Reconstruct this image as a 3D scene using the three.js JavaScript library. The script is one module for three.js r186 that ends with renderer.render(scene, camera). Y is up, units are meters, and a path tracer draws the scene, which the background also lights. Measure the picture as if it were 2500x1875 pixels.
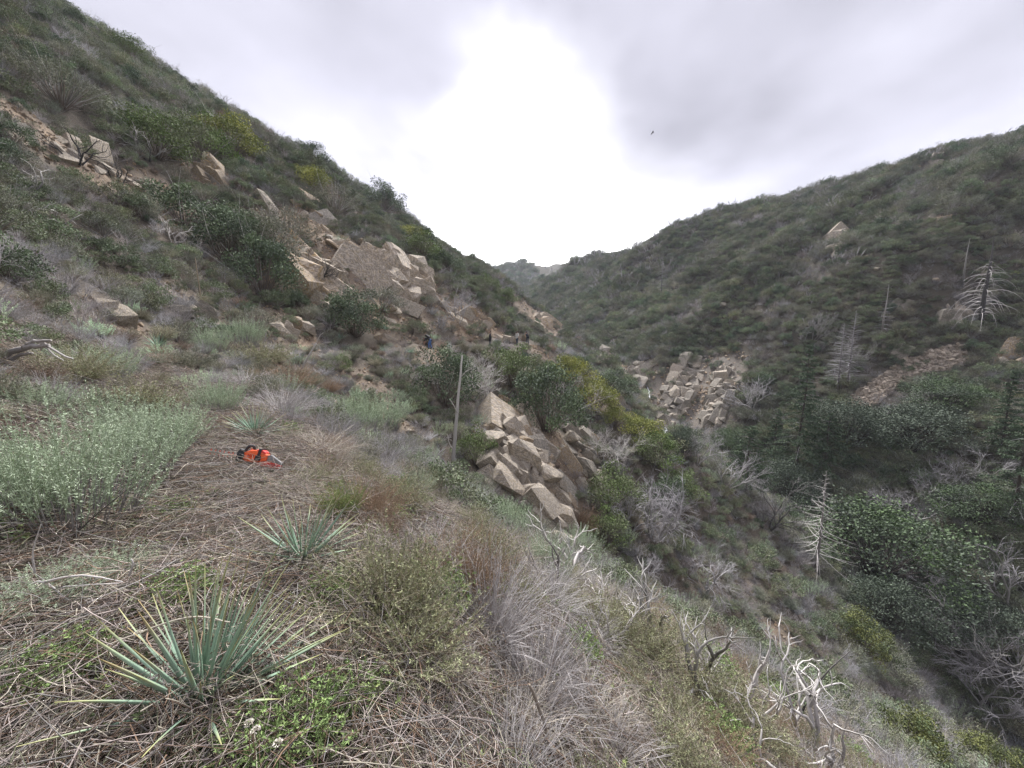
import * as THREE from 'three';
import { ConvexGeometry } from 'three/addons/geometries/ConvexGeometry.js';
import { mergeGeometries } from 'three/addons/utils/BufferGeometryUtils.js';
import { createNoise2D, createNoise3D } from 'simplex-noise';

// ---------------------------------------------------------------- camera, sky, sun, exposure
const scene = new THREE.Scene();
const EYE = new THREE.Vector3(0, 1.6, 0), PITCH = THREE.MathUtils.degToRad(-7.75);
const camera = new THREE.PerspectiveCamera(90, 4 / 3, 0.05, 4000);
camera.position.copy(EYE);
camera.rotation.set(PITCH, 0, 0);
const renderer = new THREE.WebGLRenderer({ antialias: true });
renderer.setSize(1024, 768);
renderer.toneMapping = THREE.LinearToneMapping;
renderer.toneMappingExposure = 5.2;
renderer.shadowMap.enabled = true;

const { clamp, smoothstep, lerp } = THREE.MathUtils;
function rng(seed) {
  let a = seed >>> 0;
  return () => { a = (a + 0x6D2B79F5) | 0; let t = Math.imul(a ^ (a >>> 15), 1 | a); t = (t + Math.imul(t ^ (t >>> 7), 61 | t)) ^ t; return ((t ^ (t >>> 14)) >>> 0) / 4294967296; };
}
const noise2 = createNoise2D(rng(11)), noise3 = createNoise3D(rng(12));
const fbm2 = (x, y, o = 4) => { let s = 0, a = 0.5, f = 1; for (let i = 0; i < o; i++) { s += a * noise2(x * f + i * 17.3, y * f - i * 9.1); a *= 0.5; f *= 2.03; } return s; };

// bright overcast: lavender grey cloud with a thin white gap where the sun stands behind it
const SUN_DIR = new THREE.Vector3(0.02, 1.25, -1).normalize();
{
  const W = 2048, H = 1024, data = new Float32Array(W * H * 4);
  for (let j = 0; j < H; j++) {
    const up = ((j + 0.5) / H - 0.5) * Math.PI, y = Math.sin(up), c = Math.cos(up);
    for (let i = 0; i < W; i++) {
      const a = ((i + 0.5) / W - 0.5) * 2 * Math.PI, x = Math.cos(a) * c, z = Math.sin(a) * c;
      const yy = Math.max(y, 0) + 0.22, px = x / yy, pz = z / yy;
      const n = fbm2(px * 0.55 + 3.1, pz * 0.55 + 1.7, 5), n2 = fbm2(px * 1.7 - 5, pz * 1.3 + 8, 4);
      const az = Math.atan2(x, -z), el = Math.asin(clamp(y, -1, 1));
      // the gap in the cloud: a ragged funnel over the canyon mouth, opening out towards the horizon
      const w = 0.17 + 0.4 * smoothstep(0.62 - el, 0, 0.62);
      let gap = Math.exp(-(((az - 0.07 + 0.07 * n2) / (w + 0.07 * n)) ** 2) * 1.25) * smoothstep(0.72 - el + 0.22 * n + 0.06 * n2, 0, 0.36);
      const soft = smoothstep(gap + 0.13 * n2 + 0.1 * n, 0.02, 0.85), core = smoothstep(gap + 0.08 * n2, 0.45, 1);
      const low = smoothstep(0.46 - el, 0, 0.42) * 0.34;
      const cloud = 0.58 + 0.25 * n + 0.1 * n2 + low;
      const cie = (1 + 2 * Math.max(y, 0)) / 3 / 0.6;             // overcast skies brighten towards the zenith
      const L = cloud * lerp(1, cie, smoothstep(el, 0.55, 1.35));
      const b = soft * 0.42 + core * 3.2, k = 0.258, o = (j * W + i) * 4;
      data[o] = (L * 0.96 + b) * k; data[o + 1] = (L * 0.955 + b * 1.005) * k; data[o + 2] = (L * 1.11 + b * 0.99) * k; data[o + 3] = 1;
    }
  }
  const sky = new THREE.DataTexture(data, W, H, THREE.RGBAFormat, THREE.FloatType);
  sky.mapping = THREE.EquirectangularReflectionMapping; sky.magFilter = THREE.LinearFilter; sky.needsUpdate = true;
  scene.background = sky; scene.environment = sky;
}
scene.fog = new THREE.FogExp2(new THREE.Color(0.78, 0.84, 0.94), 0.00025);
const sun = new THREE.DirectionalLight(new THREE.Color(1, 0.985, 0.965), 1.5);
sun.position.copy(SUN_DIR).multiplyScalar(300); sun.castShadow = true; sun.shadow.radius = 26;
Object.assign(sun.shadow.camera, { left: -250, right: 250, top: 250, bottom: -250, near: 1, far: 900 });
scene.add(sun, sun.target);

// ---------------------------------------------------------------- terrain
const curve = (pts) => new THREE.CatmullRomCurve3(pts.map(([x, z, y = 0]) => new THREE.Vector3(x, y, z)), false, 'centripetal').getSpacedPoints(pts.length * 9).map((p) => [p.x, p.z, p.y]);
// the trail: level, following the hillside into a hollow on the left and out round a spur
const TRAIL = curve([[9, 80], [6, 40], [3, 20], [1.2, 8], [0.1, 3], [-0.9, -0.5], [-2.15, -2.8], [-3.6, -4.8], [-6.4, -8.4], [-10, -13.5], [-13, -19.5], [-13.6, -26], [-11.6, -33], [-7.4, -39.5], [-2.2, -46], [2.2, -51.5], [5, -58], [5, -66], [3, -76], [4, -88], [10, -100], [18, -112], [21, -122], [19, -134], [13, -150], [9, -172], [8, -200], [3, -250], [-6, -320], [-20, -440], [-60, -700], [-100, -1400]]);
const CREEK = curve([[78, 120, -60], [66, 50, -48], [56, 5, -40], [49, -28, -34], [44, -54, -29], [40, -76, -24], [37, -94, -18.5], [34.5, -103, -14], [33, -113, -11], [30, -130, -8], [28, -160, -3], [25, -200, 4], [20, -250, 13], [10, -330, 29], [-2, -450, 40], [-30, -720, 55], [-80, -1500, 70]]);
const RIDGE = curve([[230, 160, 50], [205, 40, 58], [188, -40, 61], [168, -92, 58], [157, -126, 60], [146, -164, 64], [122, -212, 64.5], [98, -262, 62], [72, -330, 57], [52, -420, 55], [35, -560, 60], [20, -740, 70], [10, -1500, 90]]);
function near(line, x, z) {
  let best = 1e9, bi = 0, bt = 0;
  for (let i = 0; i < line.length - 1; i++) {
    const a = line[i], b = line[i + 1], dx = b[0] - a[0], dz = b[1] - a[1];
    const t = clamp(((x - a[0]) * dx + (z - a[1]) * dz) / (dx * dx + dz * dz), 0, 1), ex = x - a[0] - dx * t, ez = z - a[1] - dz * t, q = ex * ex + ez * ez;
    if (q < best) { best = q; bi = i; bt = t; }
  }
  const a = line[bi], b = line[bi + 1], side = (b[0] - a[0]) * (z - a[1]) - (b[1] - a[1]) * (x - a[0]);
  return { d: Math.sqrt(best) * (side > 0 ? 1 : -1), y: lerp(a[2], b[2], bt), s: bi + bt };
}
const splus = (x, k) => (x / k > 20 ? x : k * Math.log1p(Math.exp(x / k)));
const smax = (a, b, k) => { const m = Math.max(a, b), d = Math.abs(a - b); return d > k ? m : m + ((k - d) * (k - d)) / (4 * k); };
const smin = (a, b, k) => -smax(-a, -b, k);
function terrain(x, z) {
  const r = Math.hypot(x, z), t = near(TRAIL, x, z), c = near(CREEK, x, z), rd = near(RIDGE, x, z);
  let hl;
  if (t.d > 0) { const e = splus(t.d - 0.8, 0.35); hl = -(0.70 * e + 0.0019 * e * e); }
  else { const e = splus(-t.d - 2.0, 0.6), q = Math.min(e, 260); hl = 0.95 * q - 0.0014 * q * q + 0.1 * -t.d * Math.exp(t.d * t.d * -0.02); hl *= 1 - 0.15 * Math.exp(-(((z + 88) / 46) ** 2)) - 0.4 * smoothstep(-z, 100, 190); }
  let hr;
  const gully = 6.5 * Math.sin(c.s * 0.62 + 1.3) + 3 * Math.sin(c.s * 1.7 + 0.4);
  if (c.d > 0) {
    const dr = Math.abs(rd.d), s = c.d / (c.d + dr);
    if (rd.d <= 0) hr = c.y + (rd.y - c.y) * (1.22 * s - 0.22 * s * s * s) + gully * 4 * s * (1 - s) * smoothstep(c.d, 4, 40);
    else hr = rd.y - 0.25 * dr;
  } else hr = c.y + 0.75 * c.d;
  let h = smax(hl, hr, 3);
  // far hills closing the valley
  for (const [gx, gz, gh, gs, gw] of [[20, -690, 122, 75, 130], [95, -800, 137, 90, 150], [-60, -900, 146, 120, 150]]) h = Math.max(h, gh - 0.5 * Math.hypot((x - gx) / (gw / gs), z - gz) * 0.55 - 18 + 18 * Math.exp(-((x - gx) ** 2 + (z - gz) ** 2) / (gs * gs)));
  const away = smoothstep(Math.abs(t.d), 1.5, 14), far = smoothstep(r, 4, 30);
  h += (1.5 * noise2(x * 0.031 + 7, z * 0.031) * away + 0.75 * noise2(x * 0.085, z * 0.085 - 3) * away + 0.26 * noise2(x * 0.27, z * 0.27)) * (0.25 + 0.75 * far) + 0.05 * noise2(x * 1.1, z * 1.1);
  if (r > 150) h += 3.5 * fbm2(x * 0.012, z * 0.012, 3) * smoothstep(r, 150, 420);
  return h;
}
// where the line of sight of a photograph point meets the terrain
function sight(px, py) {
  const u = (px - 1250) / 937.5, v = (937.5 - py) / 937.5, c = Math.cos(PITCH), s = Math.sin(PITCH);
  return new THREE.Vector3(u, v * c + s, -(c - v * s));
}
function ground(px, py, from = 0.5) {
  const d = sight(px, py), n = d.length();
  let t = from / n, last = t;
  for (let i = 0; i < 4000; i++) {
    const y = EYE.y + d.y * t;
    if (y < terrain(d.x * t, d.z * t)) {
      let lo = last, hi = t;
      for (let k = 0; k < 18; k++) { const m = (lo + hi) / 2; if (EYE.y + d.y * m < terrain(d.x * m, d.z * m)) hi = m; else lo = m; }
      return new THREE.Vector3(d.x * hi, EYE.y + d.y * hi, d.z * hi);
    }
    last = t; t += Math.max(0.03, t * 0.012);
    if (t > 1500) break;
  }
  return null;
}
const pxSize = (p) => -p.z * Math.cos(PITCH) / 937.5;   // rough metres per photograph point at p (viewing depth)
function normalAt(x, z, e = 0.3) { return new THREE.Vector3(terrain(x - e, z) - terrain(x + e, z), 2 * e, terrain(x, z - e) - terrain(x, z + e)).normalize(); }
// ---------------------------------------------------------------- building kit
const V = (x, y, z) => new THREE.Vector3(x, y, z);
const names = new Map();
function numbered(n) { const k = names.get(n) ?? 0; names.set(n, k + 1); return k ? `${n}_${String(k).padStart(3, '0')}` : n; }
function tag(o, label, category, group, kind) { o.userData = { label, category }; if (group) o.userData.group = group; if (kind) o.userData.kind = kind; return o; }
function put(o, name, parent = scene) { o.name = parent === scene ? numbered(name) : name; o.traverse((m) => { if (m.isMesh) m.castShadow = m.receiveShadow = true; }); parent.add(o); return o; }
const part = (name, g, m, parent) => put(new THREE.Mesh(g, m), name, parent);
const mixc = (a, b, t) => [a[0] + (b[0] - a[0]) * t, a[1] + (b[1] - a[1]) * t, a[2] + (b[2] - a[2]) * t];
const mulc = (a, k) => [a[0] * k, a[1] * k, a[2] * k];

class Geo {
  constructor() { this.p = []; this.c = []; this.i = []; }
  v(x, y, z, c) { this.p.push(x, y, z); this.c.push(c[0], c[1], c[2]); return this.p.length / 3 - 1; }
  // a round stem through the points, tapering from r0 to r1
  tube(pts, r0, r1, sides, c0, c1 = c0) {
    const n = pts.length, t = V(0, 0, 0), a = V(0, 0, 0), b = V(0, 0, 0), ref = V(0.31, 0.2, 0.93);
    let first = 0;
    for (let k = 0; k < n; k++) {
      t.subVectors(pts[Math.min(k + 1, n - 1)], pts[Math.max(k - 1, 0)]).normalize();
      a.crossVectors(t, ref).normalize(); b.crossVectors(t, a);
      const f = k / (n - 1), r = r0 + (r1 - r0) * f, col = mixc(c0, c1, f), q = pts[k];
      for (let s = 0; s < sides; s++) {
        const w = (s / sides) * 6.2832, cs = Math.cos(w) * r, sn = Math.sin(w) * r;
        const id = this.v(q.x + a.x * cs + b.x * sn, q.y + a.y * cs + b.y * sn, q.z + a.z * cs + b.z * sn, col);
        if (k === 0 && s === 0) first = id;
        if (k < n - 1) { const o = first + k * sides, s2 = (s + 1) % sides; this.i.push(o + s, o + s2, o + sides + s, o + s2, o + sides + s2, o + sides + s); }
      }
    }
    for (let s = 1; s < sides - 1; s++) { const o = first + (n - 1) * sides; this.i.push(o, o + s, o + s + 1); this.i.push(first, first + s + 1, first + s); }
  }
  // a small leaf: two faces folded along the midrib
  leaf(p, d, side, len, wid, c) {
    const m = 0.45, nx = d.y * side.z - d.z * side.y, ny = d.z * side.x - d.x * side.z, nz = d.x * side.y - d.y * side.x, f = wid * 0.25;
    const mx = p.x + d.x * len * m, my = p.y + d.y * len * m, mz = p.z + d.z * len * m;
    const a = this.v(p.x, p.y, p.z, c), b = this.v(mx + side.x * wid / 2 + nx * f, my + side.y * wid / 2 + ny * f, mz + side.z * wid / 2 + nz * f, c);
    const e = this.v(p.x + d.x * len, p.y + d.y * len, p.z + d.z * len, c), g = this.v(mx - side.x * wid / 2 + nx * f, my - side.y * wid / 2 + ny * f, mz - side.z * wid / 2 + nz * f, c);
    this.i.push(a, b, e, a, e, g);
  }
  build() {
    const g = new THREE.BufferGeometry();
    g.setAttribute('position', new THREE.Float32BufferAttribute(this.p, 3)); g.setAttribute('color', new THREE.Float32BufferAttribute(this.c, 3));
    g.setIndex(this.i); g.computeVertexNormals();
    return g;
  }
}
const join = (...gs) => mergeGeometries(gs.filter((g) => g && g.index && g.index.count > 0));
const gauss = (r) => (r() + r() + r() - 1.5) * 1.15;
const rdir = (r) => { const z = r() * 2 - 1, a = r() * 6.2832, s = Math.sqrt(1 - z * z); return V(s * Math.cos(a), z, s * Math.sin(a)); };
function sideOf(d, r) { const q = rdir(r); q.addScaledVector(d, -q.dot(d)); return q.lengthSq() < 1e-6 ? V(1, 0, 0) : q.normalize(); }
// a bent stem from p along d; returns its points
function bend(p, d, len, n, wiggle, pull, r) {
  const pts = [p.clone()], dir = d.clone(), q = p.clone();
  for (let k = 0; k < n; k++) { dir.x += gauss(r) * wiggle; dir.y += gauss(r) * wiggle + pull; dir.z += gauss(r) * wiggle; dir.normalize(); q.addScaledVector(dir, len / n); pts.push(q.clone()); }
  return pts;
}
const plantMat = new THREE.MeshStandardMaterial({ vertexColors: true, roughness: 0.85 });
const woodMat = new THREE.MeshStandardMaterial({ vertexColors: true, roughness: 0.95 });

// ---------------------------------------------------------------- plants (each maker returns { wood, leaf })
const C = {
  olive: [0.18, 0.187, 0.115], green: [0.14, 0.188, 0.1], dark: [0.1, 0.127, 0.088], greyolive: [0.228, 0.235, 0.192], grey: [0.3, 0.285, 0.275], lavender: [0.4, 0.38, 0.395],
  rust: [0.22, 0.145, 0.1], straw: [0.5, 0.455, 0.37], sage: [0.34, 0.41, 0.28], sagelight: [0.47, 0.55, 0.39], yellow: [0.28, 0.32, 0.085], wood: [0.2, 0.165, 0.14], char: [0.03, 0.028, 0.027], bleached: [0.55, 0.52, 0.49], pinkgrey: [0.36, 0.305, 0.285],
};
function leafyShrub(seed, { R = 0.7, H = 1, clumps = 34, leaves = 80, len = 0.05, wid = 0.025, a = C.olive, b = C.green, wood = C.wood, cr = 0.27, bare = 8, up = 0.35, lift = 0.22 }) {
  const r = rng(seed), w = new Geo(), l = new Geo();
  for (let k = 0; k < clumps; k++) {
    const th = r() * 6.2832, sy = Math.pow(r(), 0.75), s = Math.sqrt(1 - sy * sy), rr = 0.55 + 0.45 * Math.sqrt(r()), bump = 0.82 + 0.36 * r();
    const c = V(Math.cos(th) * s * R * rr * bump, H * (lift + (1 - lift) * sy * rr * bump) - cr * R * 0.4, Math.sin(th) * s * R * rr * bump), base = V(c.x * 0.12, -0.06, c.z * 0.12);
    const mid = base.clone().lerp(c, 0.55).add(V(gauss(r) * 0.05 * R, 0.06 * H, gauss(r) * 0.05 * R));
    w.tube([base, mid, c], 0.011 * R + 0.003, 0.003, 3, wood);
    const tone = 0.78 + 0.5 * r(), mix = clamp(0.5 + gauss(r) * 0.6, 0, 1), size = R * cr * (0.75 + 0.5 * r()), base2 = mulc(mixc(a, b, mix), tone);
    for (let j = 0; j < leaves; j++) {
      const o = rdir(r).multiplyScalar(size * Math.cbrt(r())); o.y *= 0.75;
      const p = c.clone().add(o); if (p.y < 0.01) p.y = 0.01 + r() * 0.08;
      const d = o.multiplyScalar(0.5 / size).add(rdir(r).multiplyScalar(0.8)); d.y += up; d.normalize();
      l.leaf(p, d, sideOf(d, r), len * (0.65 + 0.7 * r()), wid * (0.7 + 0.6 * r()), mulc(base2, 0.75 + 0.5 * r()));
    }
  }
  for (let k = 0; k < bare; k++) { const d = rdir(r); d.y = Math.abs(d.y) + 0.5; d.normalize(); w.tube(bend(V(d.x * 0.1, 0, d.z * 0.1), d, H * (0.9 + 0.5 * r()), 4, 0.18, 0, r), 0.009 * R + 0.002, 0.002, 3, mulc(C.grey, 0.6 + 0.9 * r())); }
  return { wood: w.build(), leaf: l.build() };
}
// many thin arching stems from one root: buckwheat, deerweed and other wiry brush; leaves in small tufts along the stems when lf > 0
function wiry(seed, { n = 150, len = 0.75, spread = 0.85, droop = -0.05, a = C.grey, b = C.lavender, rad = 0.0022, side = 4, lf = 0, la = C.olive, lb = C.green, ll = 0.02, lw = 0.007, wob = 0.1, seg = 5, head = 0, hc = C.rust }) {
  const r = rng(seed), w = new Geo(), l = new Geo();
  for (let k = 0; k < n; k++) {
    const th = r() * 6.2832, sp = spread * Math.sqrt(r()), d = V(Math.cos(th) * sp, 1 - 0.5 * sp * sp + 0.08, Math.sin(th) * sp).normalize(), L = len * (0.55 + 0.6 * r());
    const pts = bend(V(Math.cos(th) * sp * len * 0.18, -0.03, Math.sin(th) * sp * len * 0.18), d, L, seg, wob, droop * (0.5 + r()), r), col = mulc(mixc(a, b, r()), 0.7 + 0.6 * r());
    w.tube(pts, rad * (0.8 + 0.5 * r()), rad * 0.45, 3, col);
    for (let j = 0; j < side; j++) {
      const at = 1 + Math.floor(r() * (seg - 1)), q = pts[at], dd = pts[at].clone().sub(pts[at - 1]).normalize().add(rdir(r).multiplyScalar(0.8)).normalize();
      const tw = bend(q, dd, L * (0.16 + 0.22 * r()), 3, 0.2, droop, r);
      w.tube(tw, rad * 0.6, rad * 0.35, 3, col);
      if (head) for (let m = 0; m < head; m++) { const hd = rdir(r); l.leaf(tw[3], hd, sideOf(hd, r), 0.012, 0.01, mulc(hc, 0.7 + 0.6 * r())); }
    }
    for (let j = 0; j < lf; j++) {
      const f = (0.2 + 0.8 * r()) * (seg - 0.01), at = Math.floor(f), q = pts[at].clone().lerp(pts[at + 1], f - at), lc = mulc(mixc(la, lb, r()), 0.7 + 0.6 * r());
      for (let m = 0; m < 3; m++) { const dd = rdir(r); dd.y += 0.5; dd.normalize(); l.leaf(q, dd, sideOf(dd, r), ll * (0.7 + 0.6 * r()), lw, lc); }
    }
  }
  return { wood: w.build(), leaf: l.build() };
}
// sagebrush: upright feathery shoots of pale narrow leaves above a grey twiggy base
function sagebrush(seed, { R = 0.6, H = 0.75, shoots = 90, per = 34, ll = 0.032, lw = 0.006, a = C.sage, b = C.sagelight }) {
  const r = rng(seed), w = new Geo(), l = new Geo();
  for (let k = 0; k < shoots; k++) {
    const th = r() * 6.2832, sp = Math.sqrt(r()), root = V(Math.cos(th) * sp * R * 0.55, -0.04, Math.sin(th) * sp * R * 0.55);
    const knee = V(Math.cos(th) * sp * R * 0.8, H * (0.08 + 0.5 * r()) * (1.15 - 0.6 * sp), Math.sin(th) * sp * R * 0.8);
    const d = V(Math.cos(th) * sp * 0.6, 1, Math.sin(th) * sp * 0.6).add(rdir(r).multiplyScalar(0.3)).normalize();
    const L = H * (0.42 + 0.35 * r()), tip = bend(knee, d, L, 5, 0.1, 0.03, r), col = mulc(mixc(a, b, r()), 0.75 + 0.5 * r());
    w.tube([root, root.clone().lerp(knee, 0.5).add(V(0, -0.03, 0)), knee], 0.006, 0.004, 3, mulc(C.grey, 0.6 + 0.5 * r()));
    w.tube(tip, 0.0035, 0.001, 3, mulc(C.sage, 0.9));
    for (let j = 0; j < per; j++) {
      const f = (0.08 + 0.92 * Math.pow(r(), 0.8)) * 4.99, at = Math.floor(f), q = tip[at].clone().lerp(tip[at + 1], f - at), dd = d.clone().multiplyScalar(0.75).add(rdir(r)).normalize();
      l.leaf(q, dd, sideOf(dd, r), ll * (0.7 + 0.6 * r()), lw * (0.8 + 0.5 * r()), mulc(col, 0.8 + 0.4 * r()));
    }
  }
  return { wood: w.build(), leaf: l.build() };
}
// bare branching wood: dead shrubs, fallen limbs, leafless crowns
function bareWood(seed, { H = 1, trunks = 4, levels = 4, kids = 3, rad = 0.03, spread = 0.75, wiggle = 0.22, pull = 0.02, a = C.grey, b = C.bleached, ratio = 0.68, dirs = null, sides = 4, start = 0.35, seg = 4 }) {
  const r = rng(seed), w = new Geo();
  const go = (p, d, L, rd, lev) => {
    const pts = bend(p, d, L, seg, wiggle, pull, r), t = lev / levels;
    w.tube(pts, rd, rd * (lev === 1 ? 0.3 : 0.6), lev > 2 ? sides : 3, mulc(mixc(b, a, t), 0.75 + 0.5 * r()), mulc(mixc(b, a, Math.max(0, t - 1 / levels)), 0.75 + 0.5 * r()));
    if (lev <= 1) return;
    const n = kids + (r() < 0.5 ? 1 : 0);
    for (let k = 0; k < n; k++) {
      const f = (k === 0 ? 1 : start + (1 - start) * r()) * (seg - 0.001), at = Math.floor(f), q = pts[at].clone().lerp(pts[at + 1], f - at), dd = pts[at + 1].clone().sub(pts[at]).normalize();
      dd.addScaledVector(sideOf(dd, r), spread * (0.6 + 0.8 * r()) * (k === 0 ? 0.45 : 1)).normalize();
      go(q, dd, L * ratio * (0.7 + 0.5 * r()), rd * (0.5 + 0.16 * r()), lev - 1);
    }
  };
  if (dirs) dirs.forEach((d) => go(V(0, 0, 0), V(...d).normalize(), H * 0.45, rad, levels));
  else for (let k = 0; k < trunks; k++) { const th = (k / trunks + r() * 0.2) * 6.2832; go(V(Math.cos(th) * 0.05 * H, -0.05, Math.sin(th) * 0.05 * H), V(Math.cos(th) * 0.6, 1, Math.sin(th) * 0.6).normalize(), H * 0.42 * (0.8 + 0.4 * r()), rad * (0.7 + 0.5 * r()), levels); }
  return { wood: w.build(), leaf: null };
}
// low herb mat: short stems ending in stars of small green leaves
function herb(seed, { n = 150, R = 0.4, h = 0.22, per = 7, ll = 0.03, lw = 0.012, a = C.green, b = C.yellow }) {
  const r = rng(seed), w = new Geo(), l = new Geo();
  for (let k = 0; k < n; k++) {
    const th = r() * 6.2832, q = R * Math.sqrt(r()), hh = h * (0.35 + 0.75 * r()) * (1.1 - 0.5 * (q / R) ** 2), p = V(Math.cos(th) * q, -0.02, Math.sin(th) * q);
    const pts = bend(p, V(gauss(r) * 0.5, 1, gauss(r) * 0.5).normalize(), hh, 3, 0.25, 0, r), col = mulc(mixc(a, b, r() * 0.6), 0.75 + 0.55 * r());
    w.tube(pts, 0.002, 0.001, 3, mixc(C.olive, C.rust, r() * 0.7));
    for (let j = 0; j < per * 2; j++) { const q2 = pts[j < per ? 3 : 2], d = rdir(r); d.y = d.y * 0.6 + 0.35; d.normalize(); l.leaf(q2, d, sideOf(d, r), ll * (0.6 + 0.7 * r()), lw, mulc(col, 0.85 + 0.3 * r())); }
  }
  return { wood: w.build(), leaf: l.build() };
}
// a tangle of cut and fallen straw, stalks and twigs lying on the ground
function straw(seed, { n = 130, R = 0.45, len = 0.32, rad = 0.0018, cols = [C.pinkgrey, C.straw, C.grey, C.rust, [0.09, 0.07, 0.055]], lift = 0.11 }) {
  const r = rng(seed), w = new Geo();
  for (let k = 0; k < n; k++) {
    const q = R * Math.sqrt(r()), th = r() * 6.2832, a = r() * 6.2832, L = len * (0.35 + 0.95 * r()), c = mulc(cols[Math.floor(Math.pow(r(), 1.3) * cols.length)], 0.4 + 0.75 * r());
    w.tube(bend(V(Math.cos(th) * q, r() * lift, Math.sin(th) * q), V(Math.cos(a), gauss(r) * 0.22 + 0.05, Math.sin(a)).normalize(), L, 4, 0.2, -0.04, r), rad * (0.6 + 0.9 * r()), rad * 0.5, 3, c);
  }
  return { wood: w.build(), leaf: null };
}
function conifer(seed, { H = 18, R = 3.6, whorls = 26, per = 5, from = 0.2, green = true, dead = 0.12, a = [0.062, 0.098, 0.056], b = [0.105, 0.15, 0.078], droop = -0.1, tr = 0.26, bark = [0.07, 0.055, 0.045], barkTop = [0.12, 0.1, 0.09], limb = C.lavender, rise = 0.1, pow = 0.8, twigs = 5, to = 0.985, wob = 0.07 }) {
  const r = rng(seed), t = new Geo(), w = new Geo(), l = new Geo();
  t.tube([V(0, -0.6, 0), V(0.02 * H * gauss(r), H * 0.35, 0), V(0.012 * H * gauss(r), H * 0.7, 0.1), V(0, H, 0)], tr, 0.02, 7, bark, barkTop);
  for (let k = 0; k < whorls; k++) {
    const f = k / (whorls - 1), y = H * (from + (to - from) * f), L0 = R * Math.pow(1 - f, pow) + 0.25;
    for (let j = 0; j < per; j++) {
      const th = (j + r()) / per * 6.2832 + k * 1.3, L = L0 * (0.55 + 0.6 * r()), d = V(Math.cos(th), rise + 0.15 * gauss(r) + 0.5 * f, Math.sin(th)).normalize();
      const pts = bend(V(0, y + gauss(r) * 0.2, 0), d, L, 6, wob, droop * (0.7 + 0.6 * r()), r), bareLimb = !green || r() < dead + (f < 0.12 ? 0.5 : 0);
      w.tube(pts, 0.018 + 0.012 * L * 0.6, 0.006, 3, bareLimb ? mulc(limb, 0.6 + 0.7 * r()) : bark);
      const ns = bareLimb ? twigs : Math.ceil(5 + L * 3);
      for (let m = 0; m < ns; m++) {
        const g = (0.25 + 0.75 * (m + r()) / ns) * 5.99, at = Math.min(5, Math.floor(g)), q = pts[at].clone().lerp(pts[at + 1], g - at), out = pts[at + 1].clone().sub(pts[at]).normalize();
        const sd = V(-out.z, 0, out.x).multiplyScalar(m % 2 ? 1 : -1), dd = out.clone().multiplyScalar(0.7).add(sd).add(V(0, -0.25 + 0.2 * gauss(r), 0)).normalize(), sl = L * 0.3 * (1.15 - g / 6) * (0.6 + 0.7 * r());
        const tw = bend(q, dd, sl, 3, 0.12, droop * 0.8, r);
        w.tube(tw, 0.008, 0.003, 3, bareLimb ? mulc(limb, 0.7 + 0.6 * r()) : bark);
        if (!bareLimb) for (let e = 0; e < 11; e++) {
          const c = mulc(mixc(a, b, r()), 0.75 + 0.5 * r()), z = tw[Math.floor(r() * 4)].clone().add(rdir(r).multiplyScalar(0.06)), ld = dd.clone().add(rdir(r).multiplyScalar(0.7)); ld.y -= 0.3; ld.normalize();
          l.leaf(z, ld, sideOf(ld, r), 0.3 * (0.6 + 0.7 * r()), 0.12, c);
        }
      }
    }
  }
  return { trunk: t.build(), wood: w.build(), leaf: l.p.length ? l.build() : null };
}
function broadTree(seed, { R = 3.5, H = 6, trunkH = 1.6, limbs = 9, clumps = 90, leaves = 110, len = 0.15, wid = 0.09, a = C.dark, b = C.green, cr = 0.24, bark = [0.09, 0.075, 0.065] }) {
  const s = leafyShrub(seed, { R, H: H - trunkH, clumps, leaves, len, wid, a, b, cr, wood: bark, bare: 0, lift: 0.15 }), r = rng(seed + 5), t = new Geo();
  s.leaf.translate(0, trunkH, 0); s.wood.translate(0, trunkH, 0);
  for (let k = 0; k < limbs; k++) { const th = (k + r()) / limbs * 6.2832; t.tube(bend(V(0, -0.4, 0), V(Math.cos(th) * 0.5, 1, Math.sin(th) * 0.5).normalize(), H * (0.55 + 0.3 * r()), 6, 0.16, 0.02, r), 0.05 * R * (0.5 + 0.5 * r()), 0.03, 5, bark); }
  return { trunk: t.build(), wood: s.wood, leaf: s.leaf };
}
const whole = (p) => join(p.wood, p.leaf, p.trunk);
// a plant as a thing with its parts
function plant(p, name, label, category, group, woodName = 'stems', leafName = 'foliage') {
  const g = new THREE.Group();
  if (p.trunk) part('trunk', p.trunk, woodMat, g);
  if (p.wood && p.wood.index.count) part(woodName, p.wood, woodMat, g);
  if (p.leaf && p.leaf.index.count) part(leafName, p.leaf, plantMat, g);
  tag(g, label, category, group);
  return put(g, name);
}
function stand(o, p, scale, turn = 0, sink = 0) { o.position.copy(p); o.position.y -= sink; o.rotation.y = turn; if (typeof scale === 'number') o.scale.setScalar(scale); else o.scale.set(...scale); return o; }
// ---------------------------------------------------------------- surfaces of soil and rock
function texture(size, fn, srgb = true, rep = 1) {
  const d = new Uint8Array(size * size * 4);
  for (let y = 0; y < size; y++) for (let x = 0; x < size; x++) { const c = fn(x / size, y / size), o = (y * size + x) * 4; d[o] = clamp(c[0], 0, 1) * 255; d[o + 1] = clamp(c[1], 0, 1) * 255; d[o + 2] = clamp(c[2], 0, 1) * 255; d[o + 3] = 255; }
  const t = new THREE.DataTexture(d, size, size, THREE.RGBAFormat); t.wrapS = t.wrapT = THREE.RepeatWrapping; t.magFilter = THREE.LinearFilter; t.minFilter = THREE.LinearMipmapLinearFilter; t.generateMipmaps = true;
  if (srgb) t.colorSpace = THREE.SRGBColorSpace; t.repeat.set(rep, rep); t.needsUpdate = true; return t;
}
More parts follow.
